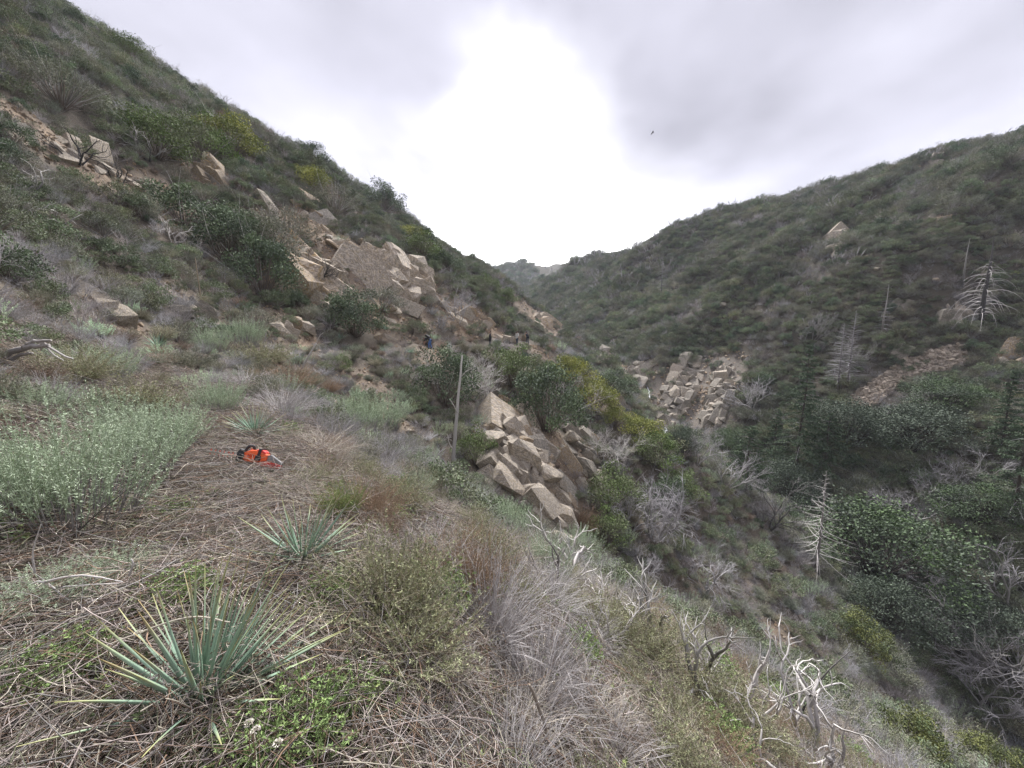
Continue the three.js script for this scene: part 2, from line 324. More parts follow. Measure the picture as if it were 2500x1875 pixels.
// noise that tiles over the unit square
const tile3 = (u, v, f, k = 0) => { const a = u * 6.2832, b = v * 6.2832; return noise3(Math.cos(a) * f + k, Math.sin(a) * f + Math.cos(b) * f * 1.13, Math.sin(b) * f * 1.13 - k); };
const tfbm = (u, v, f, k) => 0.5 * tile3(u, v, f, k) + 0.25 * tile3(u, v, f * 2.1, k + 5) + 0.14 * tile3(u, v, f * 4.3, k + 9) + 0.1 * tile3(u, v, f * 9, k + 13);
const soilHeight = (u, v) => 0.5 + 0.35 * tfbm(u, v, 3.2, 1) + 0.3 * Math.max(0, tile3(u, v, 26, 3) - 0.25) + 0.2 * Math.abs(tile3(u, v, 60, 7));
const soilTex = texture(1024, (u, v) => { const n = tfbm(u, v, 2.6, 2), p = Math.max(0, tile3(u, v, 26, 3) - 0.25), g = tile3(u, v, 70, 8), L = 0.66 + 0.2 * n + 0.28 * p + 0.13 * g; return [L * 1.02, L * (0.97 + 0.02 * n), L * (0.92 - 0.05 * n)]; }, true, 0.4);
const soilBump = texture(1024, (u, v) => { const h = soilHeight(u, v); return [h, h, h]; }, false, 0.4);
const groundMat = new THREE.MeshStandardMaterial({ vertexColors: true, roughness: 1, map: soilTex, bumpMap: soilBump, bumpScale: 0.05 });

function rockTex(k, warm) {
  return texture(512, (u, v) => {
    const n = tfbm(u, v, 1.7, k), m = tile3(u, v, 7, k + 3), f = tile3(u, v, 34, k + 4), lichen = smoothstep(tile3(u, v, 9, k + 21) + 0.35 * f, 0.35, 0.8), stain = smoothstep(tfbm(u, v, 1.1, k + 40), 0.05, 0.4) * warm;
    const crack = smoothstep(0.05 - Math.abs(tile3(u, v, 2.6, k + 30) + 0.12 * m), 0, 0.05) * 0.45, L = 0.78 + 0.27 * n + 0.1 * m + 0.12 * f - crack;
    return [L * (1 - 0.26 * lichen), L * (0.955 - 0.09 * stain - 0.23 * lichen), L * (0.895 - 0.3 * stain - 0.18 * lichen)];
  }, true, 1.3);
}
const rockBump = texture(512, (u, v) => { const h = 0.5 + 0.4 * tfbm(u, v, 2.2, 50) - 0.35 * smoothstep(0.06 - Math.abs(tile3(u, v, 2.6, 30)), 0, 0.05) + 0.12 * tile3(u, v, 20, 4); return [h, h, h]; }, false, 1.3);
const rk = (k, warm, hex) => new THREE.MeshStandardMaterial({ map: rockTex(k, warm), bumpMap: rockBump, bumpScale: 0.07, roughness: 0.95, color: hex });
const ROCK = { cream: rk(1, 0.25, new THREE.Color(0.78, 0.74, 0.69)), tan: rk(2, 0.6, new THREE.Color(0.74, 0.665, 0.58)), grey: rk(3, 0.1, new THREE.Color(0.55, 0.54, 0.52)), pale: rk(4, 0.2, new THREE.Color(0.8, 0.77, 0.73)) };

// bare stony places, by photograph point and radius, found on the terrain: [px, py, radius px, strength]
const ROCKY = [
  [40, 300, 70, 0.8], [170, 370, 75, 0.8], [320, 460, 70, 0.9], [400, 480, 45, 0.7], [500, 420, 40, 0.8], [660, 530, 35, 0.8], [760, 560, 55, 1], [800, 480, 35, 0.8], [740, 690, 75, 1], [860, 640, 70, 0.9], [940, 660, 70, 1], [1030, 690, 45, 1], [840, 740, 60, 0.6], [700, 800, 60, 0.8], [500, 760, 60, 0.5],
  [930, 780, 60, 0.7], [1000, 760, 50, 0.7], [1110, 760, 50, 1], [1180, 790, 40, 0.9], [1130, 810, 30, 0.7], [1310, 780, 45, 0.8], [1370, 800, 45, 0.5], [285, 775, 38, 0.9], [460, 945, 26, 0.9], [800, 970, 55, 0.9], [850, 1020, 45, 0.7], [900, 930, 60, 0.5], [1060, 885, 45, 0.7], [960, 1020, 35, 0.8], [1090, 920, 30, 0.5],
  [1290, 1110, 110, 0.6], [1400, 1110, 60, 0.6], [1380, 1330, 50, 0.7], [1540, 1440, 30, 0.6], [1340, 1420, 30, 0.5], [1480, 870, 35, 0.9], [1320, 860, 25, 0.7], [1480, 980, 40, 0.8], [1560, 930, 50, 0.8], [1650, 960, 60, 1], [1740, 930, 60, 1], [1730, 1010, 55, 1], [1620, 1000, 30, 1],
  [2050, 595, 28, 1], [2270, 420, 30, 0.5], [2000, 1700, 40, 0.5], [1900, 1560, 40, 0.5],
].map(([px, py, q, s]) => { const p = ground(px, py); return p && { x: p.x, z: p.z, r: q * pxSize(p) * 1.15, s }; }).filter(Boolean);
// the scree chute on the far side
const SCREE = Array.from({ length: 16 }, (_, k) => { const f = k / 15; return ground(2330 - 265 * f, 868 + 60 * f + 82 * f * f); }).filter(Boolean);
function bare(x, z) {
  let s = 0;
  for (const q of ROCKY) { const d = ((x - q.x) ** 2 + (z - q.z) ** 2) / (q.r * q.r); if (d < 1.6) s = Math.max(s, q.s * smoothstep(1.6 - d, 0, 1)); }
  for (const q of SCREE) { const d = Math.hypot(x - q.x, z - q.z); if (d < 2.4) s = Math.max(s, smoothstep(2.4 - d, 0.3, 1.4)); }
  return s;
}
function groundColor(x, z) {
  const n = fbm2(x * 0.21, z * 0.21, 3), m = fbm2(x * 0.05 + 9, z * 0.05, 2), b = bare(x, z), across = near(CREEK, x, z).d > -6;
  const soil = mixc([0.19, 0.17, 0.145], [0.34, 0.305, 0.26], clamp(0.5 + n, 0, 1)), litter = mixc([0.17, 0.155, 0.135], [0.12, 0.112, 0.09], clamp(0.5 + m, 0, 1)), rock = mixc([0.5, 0.44, 0.37], [0.55, 0.43, 0.32], clamp(0.3 + n * 1.6, 0, 1));
  let c = mixc(litter, soil, clamp(0.45 + 0.9 * m + 0.5 * n, 0, 1));
  if (z < -400) c = mixc(c, mixc([0.1, 0.115, 0.07], [0.16, 0.15, 0.11], clamp(0.5 + 1.3 * fbm2(x * 0.02, z * 0.02, 3), 0, 1)), 0.85);   // scrub too far off to tell apart
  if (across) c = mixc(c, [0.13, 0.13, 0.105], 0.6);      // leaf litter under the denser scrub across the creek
  return mixc(c, across ? [0.4, 0.385, 0.37] : rock, b * 0.9);
}
{
  const AZ = [];
  for (let a = -78; a < 78; a += 0.34) AZ.push(a);
  for (let a = 78; a < 282; a += 2) AZ.push(a);
  const NR = 430, R0 = 0.25, R1 = 1500, na = AZ.length, pos = new Float32Array(na * NR * 3 + 3), uv = new Float32Array(na * NR * 2 + 2), col = new Float32Array(na * NR * 3 + 3), idx = [];
  for (let j = 0; j < NR; j++) for (let i = 0; i < na; i++) {
    const r = R0 * Math.pow(R1 / R0, j / (NR - 1)), a = THREE.MathUtils.degToRad(AZ[i]), x = Math.sin(a) * r, z = -Math.cos(a) * r, o = j * na + i;
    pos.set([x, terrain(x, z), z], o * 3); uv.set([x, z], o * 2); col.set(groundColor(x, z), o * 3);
    if (j < NR - 1) { const i2 = (i + 1) % na, p = o, q = j * na + i2, s = p + na, t = q + na; idx.push(p, q, s, q, t, s); }
  }
  const last = na * NR; pos.set([0, terrain(0, 0), 0], last * 3); col.set(groundColor(0, 0), last * 3);
  for (let i = 0; i < na; i++) idx.push(last, (i + 1) % na, i);
  const g = new THREE.BufferGeometry();
  g.setAttribute('position', new THREE.BufferAttribute(pos, 3)); g.setAttribute('uv', new THREE.BufferAttribute(uv, 2)); g.setAttribute('color', new THREE.BufferAttribute(col, 3));
  g.setIndex(idx); g.computeVertexNormals();
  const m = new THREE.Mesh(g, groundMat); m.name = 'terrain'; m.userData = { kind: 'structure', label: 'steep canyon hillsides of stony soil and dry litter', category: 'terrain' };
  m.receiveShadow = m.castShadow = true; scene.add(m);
}
// ---------------------------------------------------------------- rocks
function rockShape(seed, chips = 4, slab = false) {
  const r = rng(seed), pts = [];
  // angular lumps: corners scattered over a box whose edges have broken away
  if (slab) for (const x of [-0.5, 0.5]) for (const y of [-0.5, 0.5]) for (const z of [-0.5, 0.5]) { const cut = 0.06 + 0.2 * r(), e = gauss(r) * 0.12; pts.push(V(x * (1 - cut * 2 * r()) + y * 0.25, y * (1 + e), z * (1 + gauss(r) * 0.14)), V(x * (1 + gauss(r) * 0.1), y * (1 - cut * 2 * r()), z * (1 - cut * 2 * r()))); }
  else for (let k = 0; k < 11 + chips; k++) { const d = rdir(r), m = Math.max(Math.abs(d.x), Math.abs(d.y), Math.abs(d.z)); pts.push(d.multiplyScalar(0.5 * lerp(1, 1 / m, 0.75) * (0.86 + 0.2 * r()))); }
  const g = new ConvexGeometry(pts), p = g.attributes.position, n = g.attributes.normal, uv = new Float32Array(p.count * 2), o = r() * 10;
  for (let i = 0; i < p.count; i++) { const ax = Math.abs(n.getX(i)), ay = Math.abs(n.getY(i)), az = Math.abs(n.getZ(i)); uv.set(ay > ax && ay > az ? [p.getX(i) + o, p.getZ(i)] : ax > az ? [p.getZ(i) + o, p.getY(i)] : [p.getX(i) + o, p.getY(i)], i * 2); }
  g.setAttribute('uv', new THREE.BufferAttribute(uv, 2));
  return g;
}
const SHAPES = Array.from({ length: 16 }, (_, k) => rockShape(100 + k, 5, k % 4 === 3));
const frame = (u, n) => { const a = V(...u).normalize(), b = V(...n); b.addScaledVector(a, -b.dot(a)).normalize(); const c = V(0, 0, 0).crossVectors(a, b); return new THREE.Quaternion().setFromRotationMatrix(new THREE.Matrix4().makeBasis(a, b, c)); };
const inPoly = (poly, x, y) => { let c = false; for (let i = 0, j = poly.length - 1; i < poly.length; j = i++) if ((poly[i][1] > y) !== (poly[j][1] > y) && x < ((poly[j][0] - poly[i][0]) * (y - poly[i][1])) / (poly[j][1] - poly[i][1]) + poly[i][0]) c = !c; return c; };
// a rock face: blocks of one joint set standing out of the slope inside a photograph outline
function rockFace(label, outline, step, size, q, mats, seed, { bulge = 0, long = 1.7, sink = 0.25, jitter = 0.45, group, back = false, hero = [], tail = 1.2, gaps = 0.16 } = {}) {
  const r = rng(seed), g = new THREE.Group(), xs = outline.map((p) => p[0]), ys = outline.map((p) => p[1]), x0 = Math.min(...xs), x1 = Math.max(...xs), y0 = Math.min(...ys), y1 = Math.max(...ys), cx = (x0 + x1) / 2, cy = (y0 + y1) / 2;
  const blocks = [];
  for (let y = y0; y <= y1; y += step) for (let x = x0 + (Math.round((y - y0) / step) % 2) * step * 0.5; x <= x1; x += step) {
    const px = x + gauss(r) * step * 0.3, py = y + gauss(r) * step * 0.3;
    if (!inPoly(outline, px, py) || r() < gaps) continue;
    const p = ground(px, py); if (!p) continue;
    const edge = Math.max(0, 1 - Math.hypot((px - cx) / (x1 - x0) * 2, (py - cy) / (y1 - y0) * 2) ** 2), m = pxSize(p), d = sight(px, py).normalize();
    const s = step * m * size * (0.6 + tail * r() ** 4 + 0.45 * r());
    p.addScaledVector(d, -bulge * edge * (0.85 + 0.3 * r()) + s * sink * (0.6 + 0.8 * r()));
    blocks.push({ p, s, big: r() });
    if (back && bulge) blocks.push({ p: p.clone().addScaledVector(d, s * 0.8).add(V(0, -s * 0.5, 0)), s: s * 1.7, big: 0.5 });
  }
  for (const [px, py, hx, hy, hz] of hero) { const p = ground(px, py), m = pxSize(p), d = sight(px, py).normalize(); p.addScaledVector(d, -bulge - hy * m * 0.15); blocks.push({ p, s: hy * m, dims: [hx * m, hy * m, hz * m] }); }
  if (!blocks.length) return null;
  const origin = blocks.reduce((a, b) => a.add(b.p), V(0, 0, 0)).multiplyScalar(1 / blocks.length);
  origin.y = Math.min(...blocks.map((b) => b.p.y));
  g.position.copy(origin);
  for (const b of blocks) {
    const m = part('rock_block', SHAPES[Math.floor(r() * SHAPES.length)], mats[Math.floor(r() * mats.length)], g);
    m.position.copy(b.p).sub(origin);
    m.quaternion.copy(q).multiply(new THREE.Quaternion().setFromEuler(new THREE.Euler(gauss(r) * jitter + (r() < 0.5 ? Math.PI : 0), gauss(r) * jitter, gauss(r) * jitter)));
    m.scale.set(b.s * long * (0.6 + 0.8 * r()), b.s * (0.55 + 0.6 * r()), b.s * (0.7 + 0.8 * r()));
    if (b.dims) m.scale.set(...b.dims);
  }
  tag(g, label, 'rock', group);
  return put(g, 'rock_outcrop');
}
const DIP = frame([0.62, -0.72, 0.12], [-0.42, 0.35, 0.84]), DIP2 = frame([0.7, -0.55, -0.2], [-0.1, 0.5, 0.86]), CLIFF = frame([-0.45, -0.75, 0.3], [-0.6, 0.3, 0.75]);
const { cream, tan, grey, pale } = ROCK;
// the large outcrop below the trail
rockFace('tall pale rock outcrop with dipping slabs in the middle of the slope below the trail', [[1212, 965], [1250, 985], [1295, 1050], [1335, 1090], [1352, 1180], [1408, 1245], [1400, 1300], [1352, 1330], [1300, 1262], [1225, 1235], [1185, 1195], [1176, 1120], [1172, 1050]], 16, 1.6, DIP, [cream, pale, pale, pale, grey, tan], 41, { bulge: 2.0, long: 1.45, sink: 0.15, back: true, jitter: 0.42, tail: 1.6, hero: [[1258, 1022, 135, 52, 70], [1215, 1085, 85, 60, 60], [1285, 1120, 120, 64, 70], [1352, 1180, 115, 58, 60], [1318, 1232, 85, 50, 55], [1245, 1170, 90, 62, 60], [1380, 1262, 80, 40, 50], [1205, 1010, 60, 40, 50]] });
rockFace('grey and tan rock ribs just right of the tall pale outcrop', [[1395, 1040], [1440, 1050], [1432, 1165], [1400, 1150], [1372, 1095]], 22, 1.5, DIP, [grey, pale, tan], 42, { bulge: 0.8, back: true });
rockFace('small grey rocks behind the top of the tall pale outcrop', [[1260, 950], [1300, 950], [1310, 1000], [1285, 1025], [1255, 985]], 19, 1.35, DIP, [grey, pale], 43);
rockFace('broken pale rocks at the foot of the tall pale outcrop', [[1350, 1290], [1400, 1290], [1385, 1400], [1345, 1370]], 19, 1.3, DIP, [pale, cream], 44, { bulge: 0.4 });
rockFace('two pale rock lumps at the lower right of the tall outcrop', [[1400, 1180], [1440, 1190], [1440, 1222], [1405, 1215]], 18, 1.3, DIP, [pale], 45);
// faces above the trail
rockFace('large cracked cream rock face with overhang above the stooping person', [[868, 622], [920, 612], [990, 640], [1010, 690], [1005, 735], [950, 735], [900, 690], [868, 665]], 21, 1.75, DIP2, [cream, cream, tan, pale], 51, { bulge: 1.3, back: true });
rockFace('jutting cream boulder stack under the cracked rock face', [[960, 680], [1015, 690], [1050, 720], [1010, 745], [985, 760], [955, 720]], 24, 1.7, DIP2, [cream, pale], 52, { bulge: 1.0 });
rockFace('upright pale slab at the right end of the cracked rock face', [[1000, 650], [1030, 650], [1055, 705], [1050, 735], [1030, 720]], 22, 1.5, DIP, [cream, pale], 53, { bulge: 0.5 });
rockFace('orange tinted rock face behind a burnt shrub left of the cracked cream face', [[700, 640], [770, 625], [800, 690], [755, 740], [690, 720], [672, 700]], 24, 1.7, DIP2, [tan, cream, tan], 54, { bulge: 0.9, back: true });
rockFace('light rock shelf running down between the two rock faces', [[790, 640], [830, 650], [860, 690], [850, 705], [800, 680]], 20, 1.5, DIP2, [cream, pale], 55, { bulge: 0.3 });
rockFace('rubbly tan rock scar below the yellow shrub high on the slope', [[735, 480], [775, 510], [830, 590], [850, 620], [800, 610], [745, 560], [715, 510]], 22, 1.2, DIP2, [tan, cream, grey], 56);
rockFace('low row of cream boulders beside the trail on the left', [[660, 790], [700, 770], [770, 780], [780, 810], [730, 815], [700, 830], [665, 825]], 24, 1.5, DIP2, [cream, tan], 57, { bulge: 0.3 });
rockFace('broken rocks scattered under the orange tinted rock face', [[770, 730], [850, 720], [870, 760], [810, 790], [780, 770]], 21, 1.25, DIP2, [cream, tan, grey], 58);
rockFace('cream rocks on the bank just above the stooping person', [[900, 740], [960, 760], [965, 830], [925, 840], [905, 790]], 22, 1.3, DIP2, [cream, tan], 59);
rockFace('tumbled tan rocks above the person in the dark coat', [[1085, 700], [1125, 720], [1150, 770], [1160, 800], [1110, 800], [1080, 770], [1060, 740]], 19, 1.4, DIP2, [tan, cream, pale], 60, { bulge: 0.3 });
rockFace('tan rocks on the cut bank right of the person in the dark coat', [[1165, 760], [1195, 770], [1240, 825], [1215, 830], [1175, 800]], 17, 1.3, DIP2, [tan, cream], 61);
rockFace('reddish rock bank behind the person in the white shirt', [[1255, 770], [1330, 760], [1370, 800], [1320, 820], [1270, 800]], 18, 1.1, DIP2, [tan, cream], 62);
rockFace('streaked pale rock slab beside the left end of the trail', [[245, 755], [290, 740], [330, 795], [300, 795], [250, 775]], 20, 1.5, DIP, [cream, pale], 63);
rockFace('grey stony bank left of the row of cream boulders', [[420, 740], [520, 740], [560, 790], [520, 800], [440, 780]], 24, 1.15, DIP2, [grey, cream, grey], 64);
// high on the left hillside
rockFace('pale rocks at the left edge high on the hillside', [[0, 265], [50, 290], [60, 340], [0, 345]], 22, 1.3, DIP, [pale, grey], 65, { tail: 0.3, gaps: 0.05 });
rockFace('flat pale ledges behind bare branches on the upper left hillside', [[130, 320], [190, 350], [270, 400], [260, 430], [200, 410], [130, 380]], 25, 1.35, DIP, [pale, cream], 66, { tail: 0.3, gaps: 0.05 });
rockFace('greyish broken ledges at mid height on the left hillside', [[280, 440], [390, 450], [400, 500], [330, 500]], 23, 1.3, DIP, [grey, cream], 67, { tail: 0.3, gaps: 0.05 });
rockFace('pinkish rocks poking through shrubs on the left hillside', [[475, 405], [540, 415], [545, 460], [490, 450]], 21, 1.4, DIP, [grey, tan], 68, { tail: 0.3, gaps: 0.05 });
rockFace('grey white knob left of the rubbly tan scar', [[645, 505], [680, 510], [690, 550], [650, 545]], 21, 1.5, DIP, [pale, grey], 69, { tail: 0.3, gaps: 0.05 });
// across the canyon
rockFace('grey rock cliff beside the creek above the waterfall', [[1640, 900], [1690, 870], [1720, 900], [1690, 980], [1640, 1050], [1600, 1040], [1610, 980]], 11.5, 1.85, CLIFF, [grey, grey, pale], 71, { gaps: 0.02, tail: 0.7, jitter: 0.5, long: 1.25, bulge: 1.5 });
rockFace('ribbed grey rock face right of the creek cliff', [[1760, 880], [1800, 900], [1790, 960], [1760, 1040], [1710, 1060], [1720, 1000], [1740, 930]], 11.5, 1.85, CLIFF, [grey, grey, pale], 72, { gaps: 0.02, tail: 0.7, jitter: 0.5, long: 1.25, bulge: 1.5 });
rockFace('grey rock knob left of the creek at the foot of the near spur', [[1460, 850], [1490, 870], [1500, 905], [1460, 905]], 11.5, 1.85, CLIFF, [pale, grey], 73, { gaps: 0.02, tail: 0.7, jitter: 0.5, long: 1.25, bulge: 0.6 });
rockFace('pale rock step on the edge of the near slope above the creek', [[1475, 950], [1510, 960], [1525, 985], [1490, 1000]], 15, 1.5, DIP, [pale], 74, { bulge: 0.5 });
rockFace('grey cliff above the small waterfall', [[1530, 890], [1580, 880], [1580, 930], [1540, 950]], 11.5, 1.85, CLIFF, [grey], 75, { gaps: 0.02, tail: 0.7, jitter: 0.5, long: 1.25, bulge: 0.8 });
rockFace('white rock pinnacle standing out of green scrub on the far hillside', [[2050, 565], [2072, 570], [2068, 605], [2050, 625], [2012, 610], [2030, 590]], 12, 1.9, CLIFF, [pale], 76, { bulge: 1.6, gaps: 0, tail: 0.6 });
rockFace('brownish rocks right of the white pinnacle on the far hillside', [[2260, 520], [2310, 525], [2305, 560], [2275, 550]], 13, 1.2, CLIFF, [grey, tan], 77);
rockFace('dark rock rib just under the far ridge', [[2265, 390], [2290, 375], [2285, 420], [2260, 425]], 12, 1.2, CLIFF, [grey], 78);
rockFace('small rock knob near the dip of the far ridge', [[2130, 410], [2150, 408], [2152, 422], [2130, 422]], 9, 1.2, CLIFF, [grey], 79);
rockFace('grey rocks around the foot of the burnt conifer with drooping limbs', [[2300, 770], [2350, 720], [2360, 780], [2310, 815]], 16, 1.2, CLIFF, [grey, pale], 80);
rockFace('tan rock slabs left of the drooping burnt conifer', [[2170, 750], [2230, 730], [2220, 760], [2180, 770]], 13, 1.2, CLIFF, [tan, grey], 81);
rockFace('mixed tan rocks above the scree chute', [[2160, 840], [2220, 830], [2210, 880], [2170, 880]], 16, 1.0, CLIFF, [tan, grey], 82);
rockFace('light rocks on the far slope at the right edge', [[2420, 880], [2500, 850], [2500, 910], [2430, 920]], 18, 1.1, CLIFF, [pale, tan], 83);
rockFace('pale flat stones on the edge of the near slope at lower right', [[2268, 1700], [2310, 1735], [2305, 1755], [2270, 1730]], 16, 1.3, DIP, [pale], 84);
// single boulders: [px, py, width px, material, label]
for (const [px, py, w, m, label, flat = 0.65] of [
  [748, 792, 52, cream, 'big rounded cream boulder in the row beside the trail'], [1495, 885, 1, cream, ''], [215 * 3 + 100, 1, 0, cream, ''],
  [1000, 738, 34, cream, 'wedge shaped boulder below the jutting stack'], [1100, 765, 26, cream, 'pale boulder among the tumbled rocks'], [985, 935, 26, tan, 'reddish boulder on the slope below the trail'], [902, 922, 20, tan, 'small reddish rock under the trail edge'],
  [1283, 905, 26, pale, 'pale pointed boulder on the slope right of the bare pole', 1], [845, 870, 18, pale, 'flat light rock at the trail edge left of the small yuccas'], [690, 855, 30, pale, 'whitish boulder beside the leaning pole'], [875, 582, 36, pale, 'flat pale slab high in the rocky scar', 0.4],
  [474, 645, 22, grey, 'grey rock beside the dry flower stalk', 0.9], [960, 1030, 34, tan, 'orange tinted rock on the slope left of the bare pole'], [1000, 1050, 22, cream, 'small cream rock right of the orange tinted rock'], [1245, 822, 30, cream, 'sloping cream rock on the trail behind the dark coat', 0.5],
  [455, 940, 20, cream, 'small pale stone on the path behind the grey green sage', 0.5], [430, 950, 26, cream, 'flat pale stone sunk in the path by the sage', 0.35], [500, 1035, 14, cream, 'small stone at the foot of the middle yucca', 0.5], [600, 1100, 22, pale, 'flat stone behind the orange trimmer', 0.3], [560, 1098, 18, tan, 'reddish stone left of the flat stone behind the trimmer', 0.4],
  [2140, 655, 10, pale, 'white boulder alone in scrub below the white pinnacle'], [1765, 740, 16, pale, 'pale boulder in scrub halfway up the far slope'], [1840, 475, 12, pale, 'single pale rock under the far skyline', 0.4], [2285, 680, 14, tan, 'long tan boulder left of the burnt conifers'], [1545, 1435, 22, tan, 'orange rock in the gully right of the grey bushes'],
  [2040, 1540, 16, pale, 'white stone left of the rounded green bush on the steep edge'], [1335, 1425, 22, tan, 'orange stones beside the dead brush below the outcrop'], [1075, 1530, 22, pale, 'light stone half hidden in the brush at lower middle', 0.5],
]) {
  if (!label) continue;
  const p = ground(px, py + w * 0.3); if (!p) continue;
  const k = Math.round(px + py) % 16, s = w * pxSize(p), b = new THREE.Mesh(SHAPES[k], m);
  b.position.copy(p).add(V(0, s * flat * 0.2, 0)); b.rotation.set(0.2, px, -0.25); b.scale.set(s, s * flat, s * 0.85);
  put(tag(b, label, 'boulder'), 'boulder');
}
// loose stones: too many to count
{
  const r = rng(77), shapes = [0, 3, 6, 9].map((k) => SHAPES[k]), lists = [[], [], [], []], cols = [[], [], [], []], m4 = new THREE.Matrix4(), qq = new THREE.Quaternion();
  const add = (x, z, s, only) => { const k = only ?? (x * x + z * z > 3600 ? 1 + Math.floor(r() * 2) : Math.floor(r() * 4)); qq.setFromEuler(new THREE.Euler(r() * 6, r() * 6, r() * 6)); lists[k].push(m4.clone().compose(V(x, terrain(x, z) + s * 0.12, z), qq, V(s * (0.8 + 0.6 * r()), s * (0.5 + 0.4 * r()), s))); const t = (only ? 0.72 : 1.0) + 0.5 * r(), w = only ? -0.04 : r() * 0.12; cols[k].push(new THREE.Color(t * 1.02, t * (0.96 - w * 0.6), t * (0.92 - w * 1.4))); };
  for (const q of ROCKY) { const dist = Math.hypot(q.x, q.z), n = Math.min(420, 40 + q.s * 60 * q.r * q.r / Math.max(1, dist * dist * 0.0012)); for (let k = 0; k < n; k++) { const a = r() * 6.2832, d = q.r * 1.25 * Math.sqrt(r()); add(q.x + Math.cos(a) * d, q.z + Math.sin(a) * d, (0.04 + 0.0045 * dist) * (0.35 + 1.3 * r() * r() * r() + 0.3 * r())); } }
  for (let k = 0; k < 2600; k++) { const q = SCREE[Math.floor(r() * SCREE.length)]; if (!q) break; const a = r() * 6.2832, d = 1.7 * Math.sqrt(r()); add(q.x + Math.cos(a) * d, q.z + Math.sin(a) * d, 0.25 + 0.6 * r() * r(), 2 - (k & 1)); }
  for (let k = 0; k < 900; k++) { const a = (r() * 110 - 58) * Math.PI / 180, d = 2 + 38 * r() * r(); add(Math.sin(a) * d, -Math.cos(a) * d, 0.025 + 0.11 * r() * r()); }
  shapes.forEach((g, k) => { const im = new THREE.InstancedMesh(g, [ROCK.cream, ROCK.pale, ROCK.grey, ROCK.tan][k], lists[k].length); lists[k].forEach((m, i) => { im.setMatrixAt(i, m); im.setColorAt(i, cols[k][i]); }); tag(im, ['loose cream stones strewn over the bare patches', 'loose pale stones strewn over the bare patches', 'loose grey stones and scree on the slopes', 'loose tan stones strewn over the bare patches'][k], 'stones', null, 'stuff'); put(im, 'loose_stones'); });
}
// ---------------------------------------------------------------- chaparral cover
const toPx = (p) => { const dx = p.x - EYE.x, dy = p.y - EYE.y, dz = p.z - EYE.z, c = Math.cos(PITCH), s = Math.sin(PITCH), f = -dz * c + dy * s, u = dy * c + dz * s; return [1250 + 937.5 * dx / f, 937.5 - 937.5 * u / f, f]; };
const KIND = {};
function kind(key, make, seeds, label, one, category, wood) { KIND[key] = { plants: seeds.map(make), label, one, category, wood, list: seeds.map(() => []), col: seeds.map(() => []) }; }
const L1 = { R: 0.75, H: 1.05, clumps: 30, leaves: 62, len: 0.075, wid: 0.036 };
kind('olive', (s) => leafyShrub(s, { ...L1, a: C.olive, b: C.green }), [201, 202, 203], 'olive green chaparral covering the hillsides', 'olive green', 'shrub');
kind('dark', (s) => leafyShrub(s, { ...L1, a: C.dark, b: C.green, leaves: 75, bare: 2 }), [211, 212, 213], 'dark green chaparral covering the hillsides', 'dark green', 'shrub');
kind('greyolive', (s) => leafyShrub(s, { ...L1, a: C.greyolive, b: C.olive, len: 0.06, wid: 0.022, bare: 22, cr: 0.3 }), [221, 222, 223], 'grey green chaparral covering the hillsides', 'grey green', 'shrub');
kind('yellow', (s) => leafyShrub(s, { ...L1, a: C.green, b: C.yellow, bare: 2, leaves: 75 }), [231, 232], 'yellow green bushes dotted over the hillsides', 'yellow green', 'shrub');
kind('dry', (s) => bareWood(s, { H: 1.05, trunks: 6, levels: 4, kids: 3, rad: 0.014, a: mulc(C.grey, 0.75), b: C.lavender, spread: 0.8, sides: 3, seg: 3 }), [241, 242, 243], 'leafless grey brush covering the hillsides', 'leafless grey', 'dead shrub');
kind('wire', (s) => wiry(s, { n: 120, len: 0.85, rad: 0.004, side: 4, a: C.grey, b: C.lavender, seg: 4 }), [251, 252, 253], 'wiry grey brush on the slopes', 'wiry grey', 'dead shrub');
kind('rust', (s) => wiry(s, { n: 150, len: 0.7, rad: 0.004, side: 4, a: C.rust, b: C.pinkgrey, seg: 4, lf: 4, la: C.olive, lb: C.rust, ll: 0.04, lw: 0.016 }), [261, 262], 'brownish buckwheat brush on the slopes', 'rusty brown', 'shrub');
kind('wheat', (s) => wiry(s, { n: 170, len: 0.7, rad: 0.0035, side: 4, a: C.olive, b: C.straw, seg: 4, lf: 9, la: C.olive, lb: C.greyolive, ll: 0.045, lw: 0.016 }), [271, 272], 'olive buckwheat mounds on the slopes', 'low olive', 'shrub');
kind('sage', (s) => sagebrush(s, { shoots: 70, per: 30, ll: 0.05, lw: 0.012, R: 0.65, H: 0.8 }), [281, 282], 'pale grey green sagebrush on the slopes', 'pale sage', 'sagebrush');
const ZONES = {
  hill: [['greyolive', 36], ['olive', 22], ['dry', 13], ['wire', 7], ['dark', 8], ['rust', 8], ['yellow', 2], ['wheat', 5]],
  bowl: [['greyolive', 20], ['wire', 16], ['wheat', 14], ['dry', 14], ['sage', 6], ['olive', 12], ['rust', 9], ['dark', 6]],
  bench: [['wire', 22], ['wheat', 24], ['sage', 8], ['rust', 18], ['greyolive', 6], ['dry', 8]],
  far: [['dark', 24], ['olive', 24], ['greyolive', 34], ['dry', 15], ['yellow', 2], ['sage', 2]],
  ash: [['dry', 50], ['greyolive', 20], ['wire', 12], ['dark', 18]],
};
const pick = (z, q) => { let t = 0; for (const e of z) t += e[1]; q *= t; for (const e of z) { q -= e[1]; if (q < 0) return e[0]; } return z[0][0]; };
const KEEP = [];            // ground kept clear for things built by hand: { x, z, r }
const clear = (x, z) => KEEP.some((k) => (x - k.x) ** 2 + (z - k.z) ** 2 < k.r * k.r);
const SPOTS = [];
